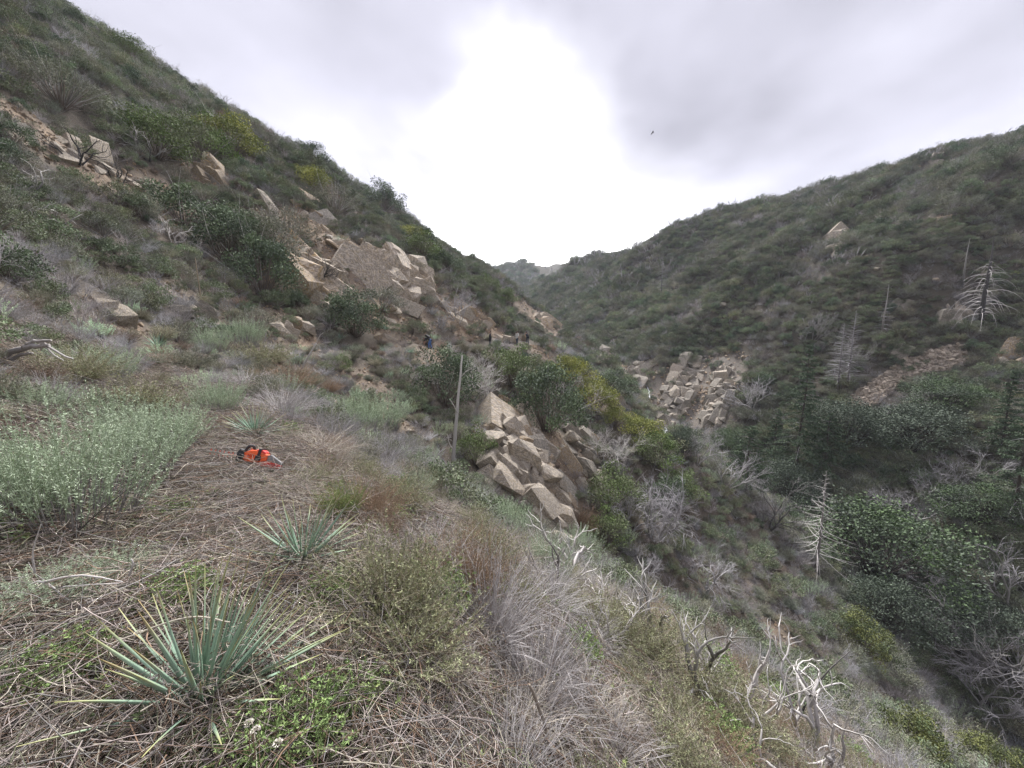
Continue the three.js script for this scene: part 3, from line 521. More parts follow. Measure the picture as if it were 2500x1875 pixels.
function scatterCover() {
  const r = rng(301);
  for (const [r0, r1, cell, size, fill, a0 = -63, a1 = 63] of [[1.6, 6.5, 0.5, 0.55, 0.8, -120, -61], [1.6, 6.5, 0.5, 0.55, 0.8, 61, 110], [6.5, 16, 0.5, 0.58, 0.85, -105, 85], [16, 36, 0.68, 0.82, 0.9, -95, 75], [36, 70, 0.88, 1.05, 0.94, -80, 66], [70, 130, 1.15, 1.5, 0.97], [130, 250, 1.75, 2.4, 0.97], [250, 420, 2.7, 3.4, 0.97, -45, 60], [420, 950, 6, 5.5, 0.95, -12, 25]]) {
    const n = Math.ceil(r1 / cell);
    for (let i = -n; i <= n; i++) for (let j = -n; j <= n; j++) {
      const x = (i + r()) * cell, z = (j + r()) * cell, pickq = r(), keepq = r(), sq = r(), d = Math.hypot(x, z);
      if (d < r0 || d >= r1 || z > 9) continue;
      const az = Math.atan2(x, -z) * 57.2958; if (az < a0 || az > a1) continue;
      if (d > 130 && az < -50) continue;
      const b = bare(x, z); if (keepq > fill * (1 - 0.85 * b)) continue;
      const t = near(TRAIL, x, z), c = near(CREEK, x, z);
      if (t.d > -1.1 && t.d < 0.7 && d < 60 && r() < 0.72) continue;
      if (clear(x, z)) continue;
      if (c.d > 0 && near(RIDGE, x, z).d > 14) continue;
      const patch = fbm2(x * 0.045 + 31, z * 0.045, 3);
      let zone = c.d > -2 ? (patch > 0.2 ? 'ash' : 'far') : t.d < -2.5 ? (d < 26 && t.d > -7 ? 'bowl' : 'hill') : t.d < 1.2 ? 'bench' : 'bowl';
      if (d > 95 && c.d <= -2 && t.d < -2) zone = patch > 0.25 ? 'ash' : 'hill';
      const q2 = clamp(pickq * 0.65 + 0.35 * (0.5 + 0.9 * fbm2(x * 0.16, z * 0.16, 2)), 0, 0.999), key = pick(ZONES[zone], q2);
      let s = size * (0.6 + 0.75 * sq * sq + 0.25 * sq); if (zone === 'bench') s *= 0.75; if (b > 0.4) s *= 0.6;
      const canyon = c.d > -14 && c.d < 16 && d > 40 && d < 130; if (canyon) s *= 1.35;
      SPOTS.push({ x, z, y: terrain(x, z), s, key, zone, d, turn: r() * 6.2832, k: r(), tone: (0.7 + 0.45 * r() + 0.5 * r() ** 3) * (1 + 0.3 * fbm2(x * 0.03 - 8, z * 0.03, 2)), hue: gauss(r) * 0.07, h: 0.75 + 0.4 * r(), patch });
    }
  }
}
const LATER = [];          // shrubs that get their label once all of them stand
// ---------------------------------------------------------------- yuccas: each blade a part
const yuccaMat = new THREE.MeshStandardMaterial({ vertexColors: true, roughness: 0.55 });
const BLADES = [0, 1, 2, 3].map((k) => {
  const r = rng(500 + k), g = new Geo(), n = 7, curl = (k - 1.5) * 0.06;
  const base = [0.4, 0.46, 0.34], mid = mulc([0.27, 0.385, 0.285], 0.85 + 0.3 * r()), tip = mixc([0.4, 0.4, 0.17], [0.36, 0.2, 0.1], k === 3 ? 0.6 : 0.1);
  for (let i = 0; i <= n; i++) {
    const f = i / n, w = 0.02 * (f < 0.12 ? 1.15 - f : Math.pow(1 - f, 0.62) * 1.05) + 0.0006, y = curl * f * f - 0.02 * f, c = f < 0.15 ? mixc(base, mid, f / 0.15) : mixc(mid, tip, smoothstep(f, 0.55, 1));
    g.v(f, y + w * 0.45, -w, c); g.v(f, y, 0, mulc(c, 1.05)); g.v(f, y + w * 0.45, w, c); g.v(f, y - 0.0035, 0, c);
    if (i < n) { const o = i * 4; for (const [a, b] of [[0, 1], [1, 2], [2, 3], [3, 0]]) g.i.push(o + a, o + b, o + 4 + a, o + b, o + 4 + b, o + 4 + a); }
  }
  return g.build();
});
function yucca(px, py, reach, n, label, seed, { skirt = 0.25, tilt = [0, 0], min = 0.1, up = 0.06, tall = 0.85 } = {}) {
  const p = ground(px, py); if (!p) return;
  const r = rng(seed), g = new THREE.Group(), L = reach;
  for (let k = 0; k < n; k++) {
    const th = k * 2.39996 + gauss(r) * 0.25, f = (k + 0.5) / n, el = lerp(1.4, min, Math.pow(f, 0.8)) + gauss(r) * 0.1, m = part('leaf', BLADES[Math.floor(r() * 4)], yuccaMat, g), d = V(Math.cos(th) * Math.cos(el) + tilt[0], Math.sin(el), Math.sin(th) * Math.cos(el) + tilt[1]).normalize();
    m.quaternion.setFromUnitVectors(V(1, 0, 0), d).multiply(new THREE.Quaternion().setFromAxisAngle(V(1, 0, 0), gauss(r) * 0.7));
    m.position.set(Math.cos(th) * 0.03 * L, up * L * (1 - f), Math.sin(th) * 0.03 * L); const s = L * (0.72 + 0.38 * r()) * (el > 1.2 ? tall : 1); m.scale.set(s, s * 1.1, s * 1.1);
  }
  if (skirt) { const dry = straw(seed + 9, { n: 60, R: L * skirt, len: L * 0.7, rad: 0.003, cols: [C.straw, C.grey] }); part('dry_skirt', dry.wood, woodMat, g); }
  stand(g, p, 1); KEEP.push({ x: p.x, z: p.z, r: L * 0.5 });
  return put(tag(g, label, 'yucca'), 'yucca');
}
yucca(500, 1725, 0.57, 95, 'large blue green yucca rosette in the foreground, nearest to the viewer', 601, { tilt: [0.24, -0.3], min: 0.4, tall: 1.15 });
yucca(742, 1372, 0.52, 60, 'yucca beside the olive buckwheat mound, second nearest to the viewer', 602, { tilt: [0.08, -0.05] });
yucca(622, 1062, 0.52, 62, 'yucca on the bench just above the orange trimmer', 603, { tilt: [0, 0] });
yucca(385, 848, 0.75, 50, 'spiky yellowish yucca on the bank by the streaked slab', 604);
yucca(938, 858, 0.95, 40, 'pale yucca on the trail edge left of the stooping person', 605, { min: 0.15 });
yucca(1003, 862, 0.95, 40, 'pale yucca just below the stooping person', 606, { min: 0.15 });
yucca(1092, 846, 0.9, 40, 'dark green yucca right of the stooping person', 607, { min: 0.1 });
yucca(943, 805, 1.0, 36, 'bluish yucca among the cream rocks above the trail', 608, { min: 0.2 });
yucca(832, 592, 1.3, 34, 'dark yucca high in the rocky scar', 609, { min: 0.2 });
yucca(832, 828, 0.9, 36, 'greyish yucca below the dark round shrub by the trail', 610, { min: 0.2 });
yucca(1228, 965, 1.0, 34, 'bluish yucca just above the top of the tall pale outcrop', 611, { min: 0.2 });
// the dead yucca with its dry flower stalk
{
  const p = ground(490, 728), m = pxSize(p), g = new THREE.Group(), s = new Geo(), r = rng(620);
  s.tube([V(0, 0, 0), V(-0.02, 30 * m, 0), V(-3 * m, 95 * m, 0)], 0.05, 0.02, 5, [0.3, 0.24, 0.17]);
  part('flower_stalk', s.build(), woodMat, g);
  part('dead_leaves', wiry(621, { n: 90, len: 26 * m, spread: 1.3, rad: 0.012, side: 0, a: C.straw, b: C.bleached, droop: -0.12 }).wood, woodMat, g);
  stand(g, p, 1); put(tag(g, 'dead yucca with a tall dry flower stalk on the left bank', 'dead yucca'), 'dead_yucca');
}

// ---------------------------------------------------------------- hand-placed shrubs
const W = {};
const near1 = {
  sageN: [0, 1].map((k) => sagebrush(701 + k, { R: 0.62, H: 0.85, shoots: 230, per: 52, ll: 0.03, lw: 0.0055 })),
  wheatN: [0, 1].map((k) => wiry(711 + k, { n: 300, len: 0.62, spread: 0.95, rad: 0.0021, side: 4, a: [0.24, 0.2, 0.11], b: C.straw, lf: 13, la: C.olive, lb: [0.34, 0.36, 0.19], ll: 0.024, lw: 0.009, wob: 0.12 })),
  rustN: [0, 1].map((k) => wiry(721 + k, { n: 300, len: 0.6, spread: 0.95, rad: 0.0021, side: 5, a: C.rust, b: [0.36, 0.26, 0.17], lf: 2, la: C.olive, lb: C.rust, wob: 0.12, head: 2 })),
  wireN: [0, 1, 2].map((k) => wiry(731 + k, { n: 260, len: 0.72, spread: 0.9, rad: 0.0026, side: 3, a: mulc(C.grey, 0.8), b: [0.62, 0.58, 0.57], droop: -0.1, wob: 0.13, seg: 6 })),
  strawN: [0, 1, 2].map((k) => wiry(741 + k, { n: 230, len: 0.62, spread: 1.1, rad: 0.0023, side: 4, a: mulc(C.pinkgrey, 0.8), b: [0.6, 0.54, 0.43], droop: -0.13, wob: 0.17, seg: 6, lf: 2, la: C.olive, lb: C.greyolive, ll: 0.016, lw: 0.006 })),
  herbN: [0, 1].map((k) => herb(751 + k, { n: 420, R: 0.42, h: 0.44, ll: 0.036, lw: 0.014, a: [0.16, 0.24, 0.08], b: [0.3, 0.38, 0.14] })),
  grassN: [0].map((k) => wiry(761, { n: 420, len: 0.55, spread: 0.6, rad: 0.0018, side: 1, a: [0.14, 0.19, 0.06], b: [0.25, 0.3, 0.1], droop: -0.06, lf: 4, la: C.green, lb: C.yellow, ll: 0.03, lw: 0.005 })),
};
const nearInfo = { sageN: ['sagebrush', 'sagebrush', 1.3], wheatN: ['buckwheat_shrub', 'shrub', 1.05], rustN: ['buckwheat_shrub', 'shrub', 1.0], wireN: ['dry_brush', 'dry shrub', 1.05], strawN: ['dry_brush', 'dry shrub', 1.1], herbN: ['leafy_herb', 'herb', 0.84], grassN: ['green_tussock', 'grass tuft', 0.8] };
const master = new Map();
function place(p, spec, name, label, category, s, turn, group) {
  let o = master.get(spec);
  if (!o) { o = plant(spec, name, label, category, group); master.set(spec, o); }
  else { const c = o.clone(); c.userData = { label, category }; if (group) c.userData.group = group; c.name = numbered(name); scene.add(c); o = c; }
  return stand(o, p, s, turn, 0.02);
}
let hk = 0;
for (const [key, px, py, w, h, label] of [
  ['sageN', 165, 1275, 430, 1.05, 'large pale green sagebrush at the left edge of the bench'], ['sageN', 20, 1265, 300, 1, 'pale sagebrush cut by the left picture edge'], ['sageN', 330, 1150, 260, 0.9, 'feathery sagebrush just right of the large one at left'], ['sageN', 395, 1085, 220, 0.8, 'greyish sagebrush behind the feathery one'], ['sageN', 130, 1480, 230, 0.75, 'ragged low sagebrush above the brown litter at left'], ['sageN', 275, 1430, 190, 0.8, 'small sagebrush with bare white twigs in front'],
  ['sageN', 30, 1640, 190, 0.6, 'silvery sage sprig by the left picture edge'], ['sageN', 530, 1012, 135, 1.05, 'round grey green sage standing alone on the path'], ['sageN', 250, 925, 150, 0.9, 'sage left of the path near the fallen branch'], ['sageN', 505, 858, 115, 0.8, 'pale sage at the far end of the path, left one'], ['sageN', 595, 845, 105, 1, 'pale sage at the far end of the path, right one'], ['sageN', 870, 1055, 150, 1, 'grey sage in the stony gully'], ['sageN', 935, 1050, 130, 1, 'grey sage on the right of the gully'], ['sageN', 1235, 1310, 140, 1.1, 'grey sage below the left foot of the tall outcrop'], ['sageN', 1330, 1410, 150, 1.1, 'grey sage below the broken rocks of the outcrop'], ['sageN', 1010, 1210, 110, 0.9, 'small sage left of the bare pole'], ['sageN', 1150, 1250, 110, 0.9, 'small sage right of the foot of the bare pole'], ['sageN', 1410, 1360, 120, 1, 'grey sage right of the broken rocks'], ['sageN', 90, 1010, 160, 0.8, 'dull sage under the fallen grey branch'],
  ['wheatN', 945, 1490, 350, 1.25, 'big olive buckwheat mound right of the second yucca'], ['rustN', 1130, 1440, 270, 1.15, 'brown buckwheat mound behind the pale stems'], ['grassN', 838, 1270, 150, 1.1, 'green tussock behind the olive buckwheat mound'], ['wheatN', 860, 1610, 240, 0.9, 'dark leafy buckwheat below the olive mound'], ['wheatN', 1570, 1620, 260, 1.0, 'yellowish buckwheat left of the charred shrub'], ['wheatN', 1740, 1770, 300, 1, 'olive buckwheat around the white twisted branches'], ['wheatN', 1470, 1560, 230, 1, 'olive buckwheat on the near shoulder'], ['wheatN', 1620, 1860, 300, 0.9, 'olive buckwheat at the bottom edge right of the stick'],
  ['wheatN', 640, 890, 150, 0.7, 'low olive mound beside the far end of the path'], ['wheatN', 330, 1010, 200, 0.9, 'olive brush left of the path sage'], ['wheatN', 180, 930, 190, 0.9, 'dark olive brush beside the fallen branch'], ['rustN', 700, 955, 160, 0.8, 'brown grey mound right of the path sage'], ['rustN', 805, 955, 70, 0.9, 'dark brown round shrub in the gully'], ['rustN', 1415, 1290, 110, 1, 'reddish brown shrub right of the outcrop foot'], ['rustN', 1560, 1500, 150, 0.9, 'reddish brush on the slope above the charred shrub'],
  ['wireN', 1190, 1570, 330, 1.35, 'tall spray of pale grey stems in the middle foreground'], ['wireN', 1330, 1640, 260, 0.9, 'grey stems spreading right of the tall spray'], ['strawN', 1060, 1690, 280, 0.9, 'pinkish dry brush below the tall spray'], ['strawN', 1250, 1790, 330, 0.8, 'tangled straw coloured brush left of the stick'], ['strawN', 1430, 1780, 300, 0.9, 'arching straw stems right of the stick'], ['wireN', 1010, 1830, 260, 0.7, 'grey brush at the bottom edge left of the stick'], ['wireN', 1480, 1880, 280, 0.8, 'arching grey stems at the bottom edge'], ['strawN', 850, 1860, 220, 0.6, 'red brown dry brush at the bottom middle'], ['wireN', 690, 1010, 180, 0.7, 'grey dry mound right of the path'], ['wireN', 600, 950, 160, 0.6, 'grey dry brush behind the path sage'], ['wireN', 1055, 1180, 75, 1.1, 'lavender grey grass tuft left of the bare pole'], ['wireN', 1000, 1120, 70, 1, 'lavender grey tuft beside the orange tinted rock'], ['strawN', 780, 1110, 220, 0.6, 'dry brush right of the orange trimmer'], ['strawN', 700, 1200, 220, 0.5, 'flattened dry brush below the orange trimmer'],
  ['herbN', 730, 1800, 290, 1.1, 'bright green leafy herb patch at the bottom'], ['herbN', 620, 1865, 260, 1, 'green herb patch with white flowers at the bottom edge'], ['herbN', 560, 1790, 200, 0.8, 'green herb growing over the base of the nearest yucca'], ['herbN', 850, 1710, 200, 0.9, 'green herb under the dark leafy buckwheat'], ['herbN', 800, 1480, 140, 1.3, 'upright green herb left of the olive mound'], ['herbN', 940, 1570, 150, 1.2, 'bright herb sprigs in the olive mound'], ['herbN', 420, 1870, 220, 0.7, 'sparse green herb below the nearest yucca'], ['herbN', 690, 1660, 170, 0.7, 'small green herb right of the nearest yucca'],
]) {
  const p = ground(px, py); if (!p) continue;
  const [name, cat, base] = nearInfo[key], list = near1[key], spec = list[hk % list.length], s = w * pxSize(p) / base;
  place(p, spec, name, label, cat, [s, s * h, s], hk * 1.7, null); hk++;
  KEEP.push({ x: p.x, z: p.z, r: s * base * 0.36 });
}
// white flower heads in the herb patch
for (const [px, py, k] of [[612, 1812, 0], [682, 1852, 1], [628, 1826, 2], [345, 1600, 3]]) {
  const p = ground(px, py), r = rng(770 + k), g = new THREE.Group(), st = new Geo(), fl = new Geo(), h = 0.24;
  st.tube(bend(V(0, -0.05, 0), V(0, 1, 0), h + 0.05, 4, 0.08, 0, r), 0.0022, 0.0015, 3, C.rust);
  for (let j = 0; j < 60; j++) { const d = rdir(r); d.y = Math.abs(d.y); fl.leaf(V(d.x * 0.011, h + d.y * 0.008, d.z * 0.011), d, sideOf(d, r), 0.007, 0.006, [0.72, 0.68, 0.6]); }
  part('stem', st.build(), woodMat, g); part('flower_head', fl.build(), plantMat, g);
  const d = sight(px, py).normalize(); stand(g, p.addScaledVector(d, -0.2), 1); g.position.y = terrain(g.position.x, g.position.z);
  put(tag(g, ['white flower head at the bottom, left of the pair', 'white flower head nearest the bottom edge', 'white flower head between the other two in the herb patch', 'lone white flower head in the brown litter at left'][k], 'flower', 'white flower heads in the litter and herb'), 'flower');
}

// ---------------------------------------------------------------- near fill: brush, straw, litter
{
  const r = rng(811), fill = [];
  for (let i = 0; i < 1400; i++) {
    const a = (r() * 122 - 61) * Math.PI / 180, d = 0.95 + 6.6 * Math.pow(r(), 0.75), x = Math.sin(a) * d, z = -Math.cos(a) * d, t = near(TRAIL, x, z).d;
    if (clear(x, z)) continue;
    const q = r(), edge = t > 0.75, keep = edge ? 0.85 : t < -2.4 ? 0.85 : 0.12; if (r() > keep) continue;
    if (fill.some((f) => (f.x - x) ** 2 + (f.z - z) ** 2 < (edge ? 0.09 : 0.11))) continue;
    const key = edge ? (q < 0.34 ? 'strawN' : q < 0.62 ? 'wheatN' : q < 0.84 ? 'wireN' : q < 0.92 ? 'rustN' : 'herbN') : t < -2.4 ? (q < 0.12 ? 'sageN' : q < 0.5 ? 'wheatN' : q < 0.75 ? 'rustN' : 'strawN') : (q < 0.6 ? 'strawN' : 'herbN');
    fill.push({ x, z, key, s: (edge ? 0.62 : t < -2.4 ? 0.55 : 0.34) * (0.65 + 0.6 * r()) * (d < 2 ? 0.75 : 1), t, d, turn: r() * 6.28, k: r() });
  }
  const word = { sageN: 'sagebrush', wheatN: 'olive buckwheat', rustN: 'brown buckwheat', wireN: 'grey dry brush', strawN: 'straw coloured dry brush', herbN: 'green herb' };
  for (const f of fill) {
    const p = V(f.x, terrain(f.x, f.z), f.z), [px, py] = toPx(p), list = near1[f.key], [name, cat] = nearInfo[f.key];
    const label = 'x';
    const o = place(p, list[Math.floor(f.k * list.length)], name, label, cat, [f.s, f.s * (0.8 + 0.4 * f.k), f.s], f.turn);
    LATER.push({ o, px, py, words: `clump of ${word[f.key]}` });
  }
  const beds = [0, 1, 2, 3].map((k) => straw(821 + k, k < 2 ? {} : { cols: [C.pinkgrey, C.rust, C.straw, [0.1, 0.075, 0.06], C.olive], len: 0.22, n: 160 })), lists = beds.map(() => []), cols = beds.map(() => []), m4 = new THREE.Matrix4(), qq = new THREE.Quaternion();
  for (let i = 0; i < 3000; i++) {
    const a = (r() * 190 - 110) * Math.PI / 180, d = 0.7 + 15 * Math.pow(r(), 1.25), x = Math.sin(a) * d, z = -Math.cos(a) * d, k = Math.floor(r() * 4), n = normalAt(x, z, 0.25), s = (0.6 + 0.6 * r()) * (1 + d * 0.04), tone = 0.8 + 0.45 * r();
    if (bare(x, z) > 0.6) continue;
    qq.setFromUnitVectors(V(0, 1, 0), n).multiply(new THREE.Quaternion().setFromAxisAngle(V(0, 1, 0), r() * 6.28));
    lists[k].push(m4.clone().compose(V(x, terrain(x, z) + 0.005, z), qq, V(s, s, s))); cols[k].push(new THREE.Color(tone, tone * 0.99, tone * 0.97));
  }
  beds.forEach((b, k) => { const im = new THREE.InstancedMesh(b.wood, woodMat, lists[k].length); lists[k].forEach((m, i) => { im.setMatrixAt(i, m); im.setColorAt(i, cols[k][i]); }); put(tag(im, k < 2 ? 'pale straw and cut stalks littering the bench' : 'brown twiggy litter on the bench', 'litter', null, 'stuff'), 'dry_litter'); });
  // short sprigs of green in the litter
  const sp = herb(830, { n: 26, R: 0.16, h: 0.1, per: 5, ll: 0.02, lw: 0.008 }), im = new THREE.InstancedMesh(whole(sp), plantMat, 420);
  for (let i = 0; i < 420; i++) { const a = (r() * 120 - 60) * Math.PI / 180, d = 0.9 + 8 * Math.pow(r(), 1.1), x = Math.sin(a) * d, z = -Math.cos(a) * d, s = 0.7 + 0.8 * r(); im.setMatrixAt(i, m4.compose(V(x, terrain(x, z), z), qq.setFromAxisAngle(V(0, 1, 0), r() * 6), V(s, s, s))); const t = 0.8 + 0.4 * r(); im.setColorAt(i, new THREE.Color(t, t, t)); }
  put(tag(im, 'tiny green sprigs coming up through the litter', 'ground cover', null, 'stuff'), 'green_sprigs');
}

// ---------------------------------------------------------------- dead wood near the path
// a branch through photograph points, standing in the plane of its foot: [px, py, metres nearer]
function limbAt(foot, pts) { const m = -foot.z; return pts.map(([px, py, dz = 0]) => { const d = sight(px, py); return V(0, 0, 0).addScaledVector(d, (m - dz) / -d.z).add(EYE); }); }
const barkTex = texture(256, (u, v) => { const n = tile3(u, v * 0.25, 12, 3), L = 0.72 + 0.22 * tile3(u, v, 3, 8) + 0.16 * n; return [L, L * 0.97, L * 0.94]; });
const stickMat = new THREE.MeshStandardMaterial({ vertexColors: true, roughness: 0.95 });
function stick(name, label, category, foot, chains) {
  const g = new THREE.Group(), f = foot.length === 3 ? sight(foot[0], foot[1]).multiplyScalar(foot[2]) : ground(...foot); if (foot.length === 3) f.y = terrain(f.x, f.z); g.position.copy(f);
  chains.forEach(([partName, pts, r0, r1, c0, c1, sides = 6]) => {
    const q = limbAt(f, pts); if (foot.length === 3 && partName === 'trunk') q.unshift(f.clone().add(V(0, -0.3, 0))); const cr = new THREE.CatmullRomCurve3(q).getPoints(pts.length * 4), geo = new Geo(), rr = rng(Math.round(pts[0][0]));
    cr.forEach((p, i) => { if (i) p.add(V(gauss(rr), gauss(rr), gauss(rr)).multiplyScalar(r1 * 0.5)); p.sub(f); });
    geo.tube(cr, r0, r1, sides, c0, c1); part(partName, geo.build(), stickMat, g);
  });
  return put(tag(g, label, category), name);
}
const ash = [0.36, 0.33, 0.315], white = [0.62, 0.59, 0.56], soot = [0.045, 0.042, 0.04];
stick('dead_pole', 'tall bare grey pole of a burnt tree left of the outcrop', 'dead tree', [1098, 1260, 15], [['trunk', [[1104, 1150], [1112, 1050], [1120, 950], [1129, 868]], 0.1, 0.03, [0.1, 0.098, 0.1], [0.66, 0.63, 0.6]], ['limb', [[1118, 1010], [1105, 985, 0.3], [1098, 975, 0.4]], 0.02, 0.008, ash, white], ['limb', [[1109, 1100], [1098, 1085, 0.2], [1092, 1060, 0.3]], 0.025, 0.008, ash, white], ['limb', [[1122, 925], [1140, 905], [1152, 900]], 0.018, 0.006, ash, white]]);
stick('leaning_pole', 'thin grey pole leaning right beside the gully', 'dead tree', [718, 928], [['trunk', [[716, 932], [745, 885], [772, 838]], 0.075, 0.035, ash, [0.5, 0.47, 0.45]], ['limb', [[772, 838], [782, 818], [790, 812]], 0.02, 0.008, ash, white], ['limb', [[765, 850], [790, 838], [810, 835]], 0.014, 0.006, ash, white]]);
stick('dead_stump', 'short grey stump behind the low olive mound', 'dead tree', [642, 868], [['trunk', [[640, 870], [645, 840], [650, 812]], 0.07, 0.03, ash, ash]]);
stick('fallen_stick', 'single brown stick slanting up at the bottom edge', 'stick', [1352, 1872], [['trunk', [[1356, 1900], [1345, 1840, 0.02], [1325, 1755, 0.05], [1294, 1672, 0.08]], 0.011, 0.007, [0.2, 0.17, 0.14], [0.24, 0.2, 0.16]]]);
stick('charred_stick', 'black stick slanting to upper right among the white twigs', 'dead branch', [1950, 1760], [['trunk', [[1945, 1775], [1975, 1700], [2020, 1640], [2075, 1590]], 0.02, 0.006, soot, [0.16, 0.15, 0.14]], ['limb', [[2020, 1640], [2035, 1655], [2042, 1650]], 0.006, 0.002, ash, white], ['limb', [[2040, 1622], [2045, 1600], [2035, 1585]], 0.006, 0.002, ash, white]]);
stick('fallen_branch', 'grey fallen branch lying across brush at the left edge', 'dead branch', [40, 890], [['limb', [[-30, 890], [60, 850], [120, 842]], 0.06, 0.03, [0.26, 0.25, 0.26], ash], ['limb', [[60, 850], [75, 835], [125, 832]], 0.035, 0.02, ash, ash], ['limb', [[100, 834], [155, 868], [178, 876]], 0.02, 0.008, ash, white], ['limb', [[100, 834], [130, 865], [155, 880]], 0.018, 0.006, ash, white], ['limb', [[98, 835], [105, 845], [98, 855]], 0.02, 0.012, ash, ash], ['limb', [[-20, 905], [50, 868], [80, 862]], 0.04, 0.02, [0.2, 0.19, 0.2], ash]]);
stick('bleached_twigs', 'bare white curved twigs in front of the small sagebrush', 'dead branch', [150, 1500], [['limb', [[150, 1490], [145, 1450], [100, 1420], [75, 1425]], 0.008, 0.003, ash, white], ['limb', [[110, 1420], [200, 1405], [300, 1420]], 0.007, 0.003, ash, white], ['limb', [[145, 1475], [140, 1440], [190, 1430], [290, 1425]], 0.006, 0.002, ash, white], ['limb', [[150, 1490], [200, 1460], [240, 1470]], 0.005, 0.002, ash, white], ['limb', [[315, 1405], [325, 1375], [320, 1365]], 0.006, 0.003, ash, white], ['limb', [[85, 1400], [80, 1350], [100, 1280]], 0.005, 0.002, ash, white]]);
stick('cut_stalk', 'long thin dark stalk leaning over the left sagebrush', 'stick', [150, 1330], [['trunk', [[140, 1345], [220, 1270], [310, 1195]], 0.006, 0.003, [0.07, 0.06, 0.05], [0.1, 0.09, 0.08]]]);
stick('cut_stalk', 'long pale straw stalk lying across the litter at left', 'stick', [250, 1640], [['trunk', [[120, 1650], [300, 1560], [480, 1505], [560, 1520]], 0.005, 0.003, C.straw, C.straw]]);
// burnt shrubs with black stems and white twigs
function burnt(px, py, hpx, label, seed, opt = {}, name = 'burnt_shrub', cat = 'dead shrub', group) {
  const p = ground(px, py); if (!p) return;
  const o = plant(bareWood(seed, { H: 1, rad: 0.03, levels: 4, kids: 2, trunks: 4, wiggle: 0.3, ...opt }), name, label, cat, group, 'branches'); stand(o, p, hpx * pxSize(p) * 0.95, seed); return o;
}
burnt(1690, 1690, 386, 'charred shrub with black stems and white twigs on the near shoulder', 901, { a: soot, b: [0.5, 0.48, 0.45], trunks: 4 });
burnt(1800, 1740, 295, 'bleached branching shrub between the charred shrub and black stick', 902, { a: ash, b: white, trunks: 3, spread: 0.9 });
burnt(1990, 1850, 340, 'white twisted branches low on the steep edge', 903, { a: [0.3, 0.28, 0.27], b: white, trunks: 5, spread: 0.95, pull: -0.03, wiggle: 0.36 });
burnt(1830, 1850, 273, 'pale crooked limbs at the bottom edge left of the twisted branches', 904, { a: ash, b: white, trunks: 4, pull: -0.05 });
burnt(1385, 1430, 262, 'white crooked dead shrub under the outcrop foot', 905, { a: ash, b: white, trunks: 3, wiggle: 0.36 });
burnt(1340, 1440, 192, 'thin dark branched shrub left of the white crooked one', 906, { a: soot, b: ash, trunks: 3 });
burnt(1470, 1560, 210, 'bare white twigs behind the olive buckwheat on the shoulder', 907, { a: ash, b: white, trunks: 5 });
burnt(1470, 1130, 110, 'bare pale shrub right of the grey rock ribs', 908, { levels: 5, rad: 0.017, seg: 3, sides: 3, kids: 3, a: ash, b: white });
burnt(1510, 1150, 130, 'spreading bare limbs on the slope beyond the rock ribs', 909, { levels: 5, rad: 0.017, seg: 3, sides: 3, kids: 3, a: ash, b: white, spread: 0.95 });
burnt(1600, 1310, 200, 'tangled grey dead shrub halfway down the near slope', 910, { levels: 5, rad: 0.017, seg: 3, sides: 3, kids: 3, a: C.grey, b: C.lavender, trunks: 7, kids: 3, pull: -0.05 });
burnt(1540, 1290, 140, 'pale dead shrub left of the tangled grey one', 911, { levels: 5, rad: 0.017, seg: 3, sides: 3, kids: 3, a: C.grey, b: C.lavender, trunks: 6, kids: 3, pull: -0.06 });
burnt(1720, 1440, 140, 'drooping grey dead shrub low on the near slope', 912, { levels: 5, rad: 0.017, seg: 3, sides: 3, kids: 3, a: C.grey, b: C.lavender, trunks: 7, kids: 3, pull: -0.08 });
burnt(1580, 1420, 110, 'lavender grey dead shrub in the slope hollow', 913, { levels: 5, rad: 0.017, seg: 3, sides: 3, kids: 3, a: C.grey, b: C.lavender, trunks: 7, kids: 3 });
burnt(1170, 980, 150, 'bare silvery shrub just right of the pole top', 914, { levels: 5, rad: 0.017, seg: 3, sides: 3, kids: 3, a: ash, b: white, trunks: 6, kids: 3 });
burnt(1070, 950, 110, 'bare silvery limbs over the dark shrub left of the pole', 915, { levels: 5, rad: 0.017, seg: 3, sides: 3, kids: 3, a: ash, b: white, trunks: 5, spread: 0.95 });
burnt(1400, 1000, 110, 'white bare branches in the yellow green bushes', 916, { levels: 5, rad: 0.017, seg: 3, sides: 3, kids: 3, a: ash, b: white, trunks: 5, pull: -0.06 });
burnt(770, 700, 90, 'black burnt shrub in front of the orange tinted rock face', 917, { a: soot, b: [0.12, 0.11, 0.1], trunks: 6, kids: 3 });
burnt(360, 390, 90, 'black and white burnt shrub on the left hillside', 918, { a: soot, b: white });
burnt(190, 400, 110, 'crooked black shrub in front of the flat pale ledges', 919, { a: soot, b: soot });
burnt(40, 470, 130, 'white clawlike branches at the left edge', 920, { a: soot, b: white, pull: -0.06, spread: 0.95 });
burnt(120, 560, 110, 'drooping white branches on the shaded left hillside', 921, { a: soot, b: white, pull: -0.12, spread: 0.9 });
burnt(290, 450, 70, 'low black limbs lying on the broken ledges', 922, { a: soot, b: soot, pull: -0.1, spread: 1 });
burnt(420, 590, 80, 'bare white twigs on the dark mid hillside', 923, { a: ash, b: white, pull: -0.06 });
burnt(545, 590, 60, 'small bare white twigs right of the dark shrub mass', 924, { a: ash, b: white, pull: -0.06 });
burnt(480, 340, 90, 'burnt shrub with curled white tips above the pinkish rocks', 925, { a: soot, b: white });
burnt(1120, 790, 90, 'grey dead brush between the two walkers', 926, { levels: 5, rad: 0.017, seg: 3, sides: 3, kids: 3, a: C.grey, b: C.lavender, trunks: 6 });

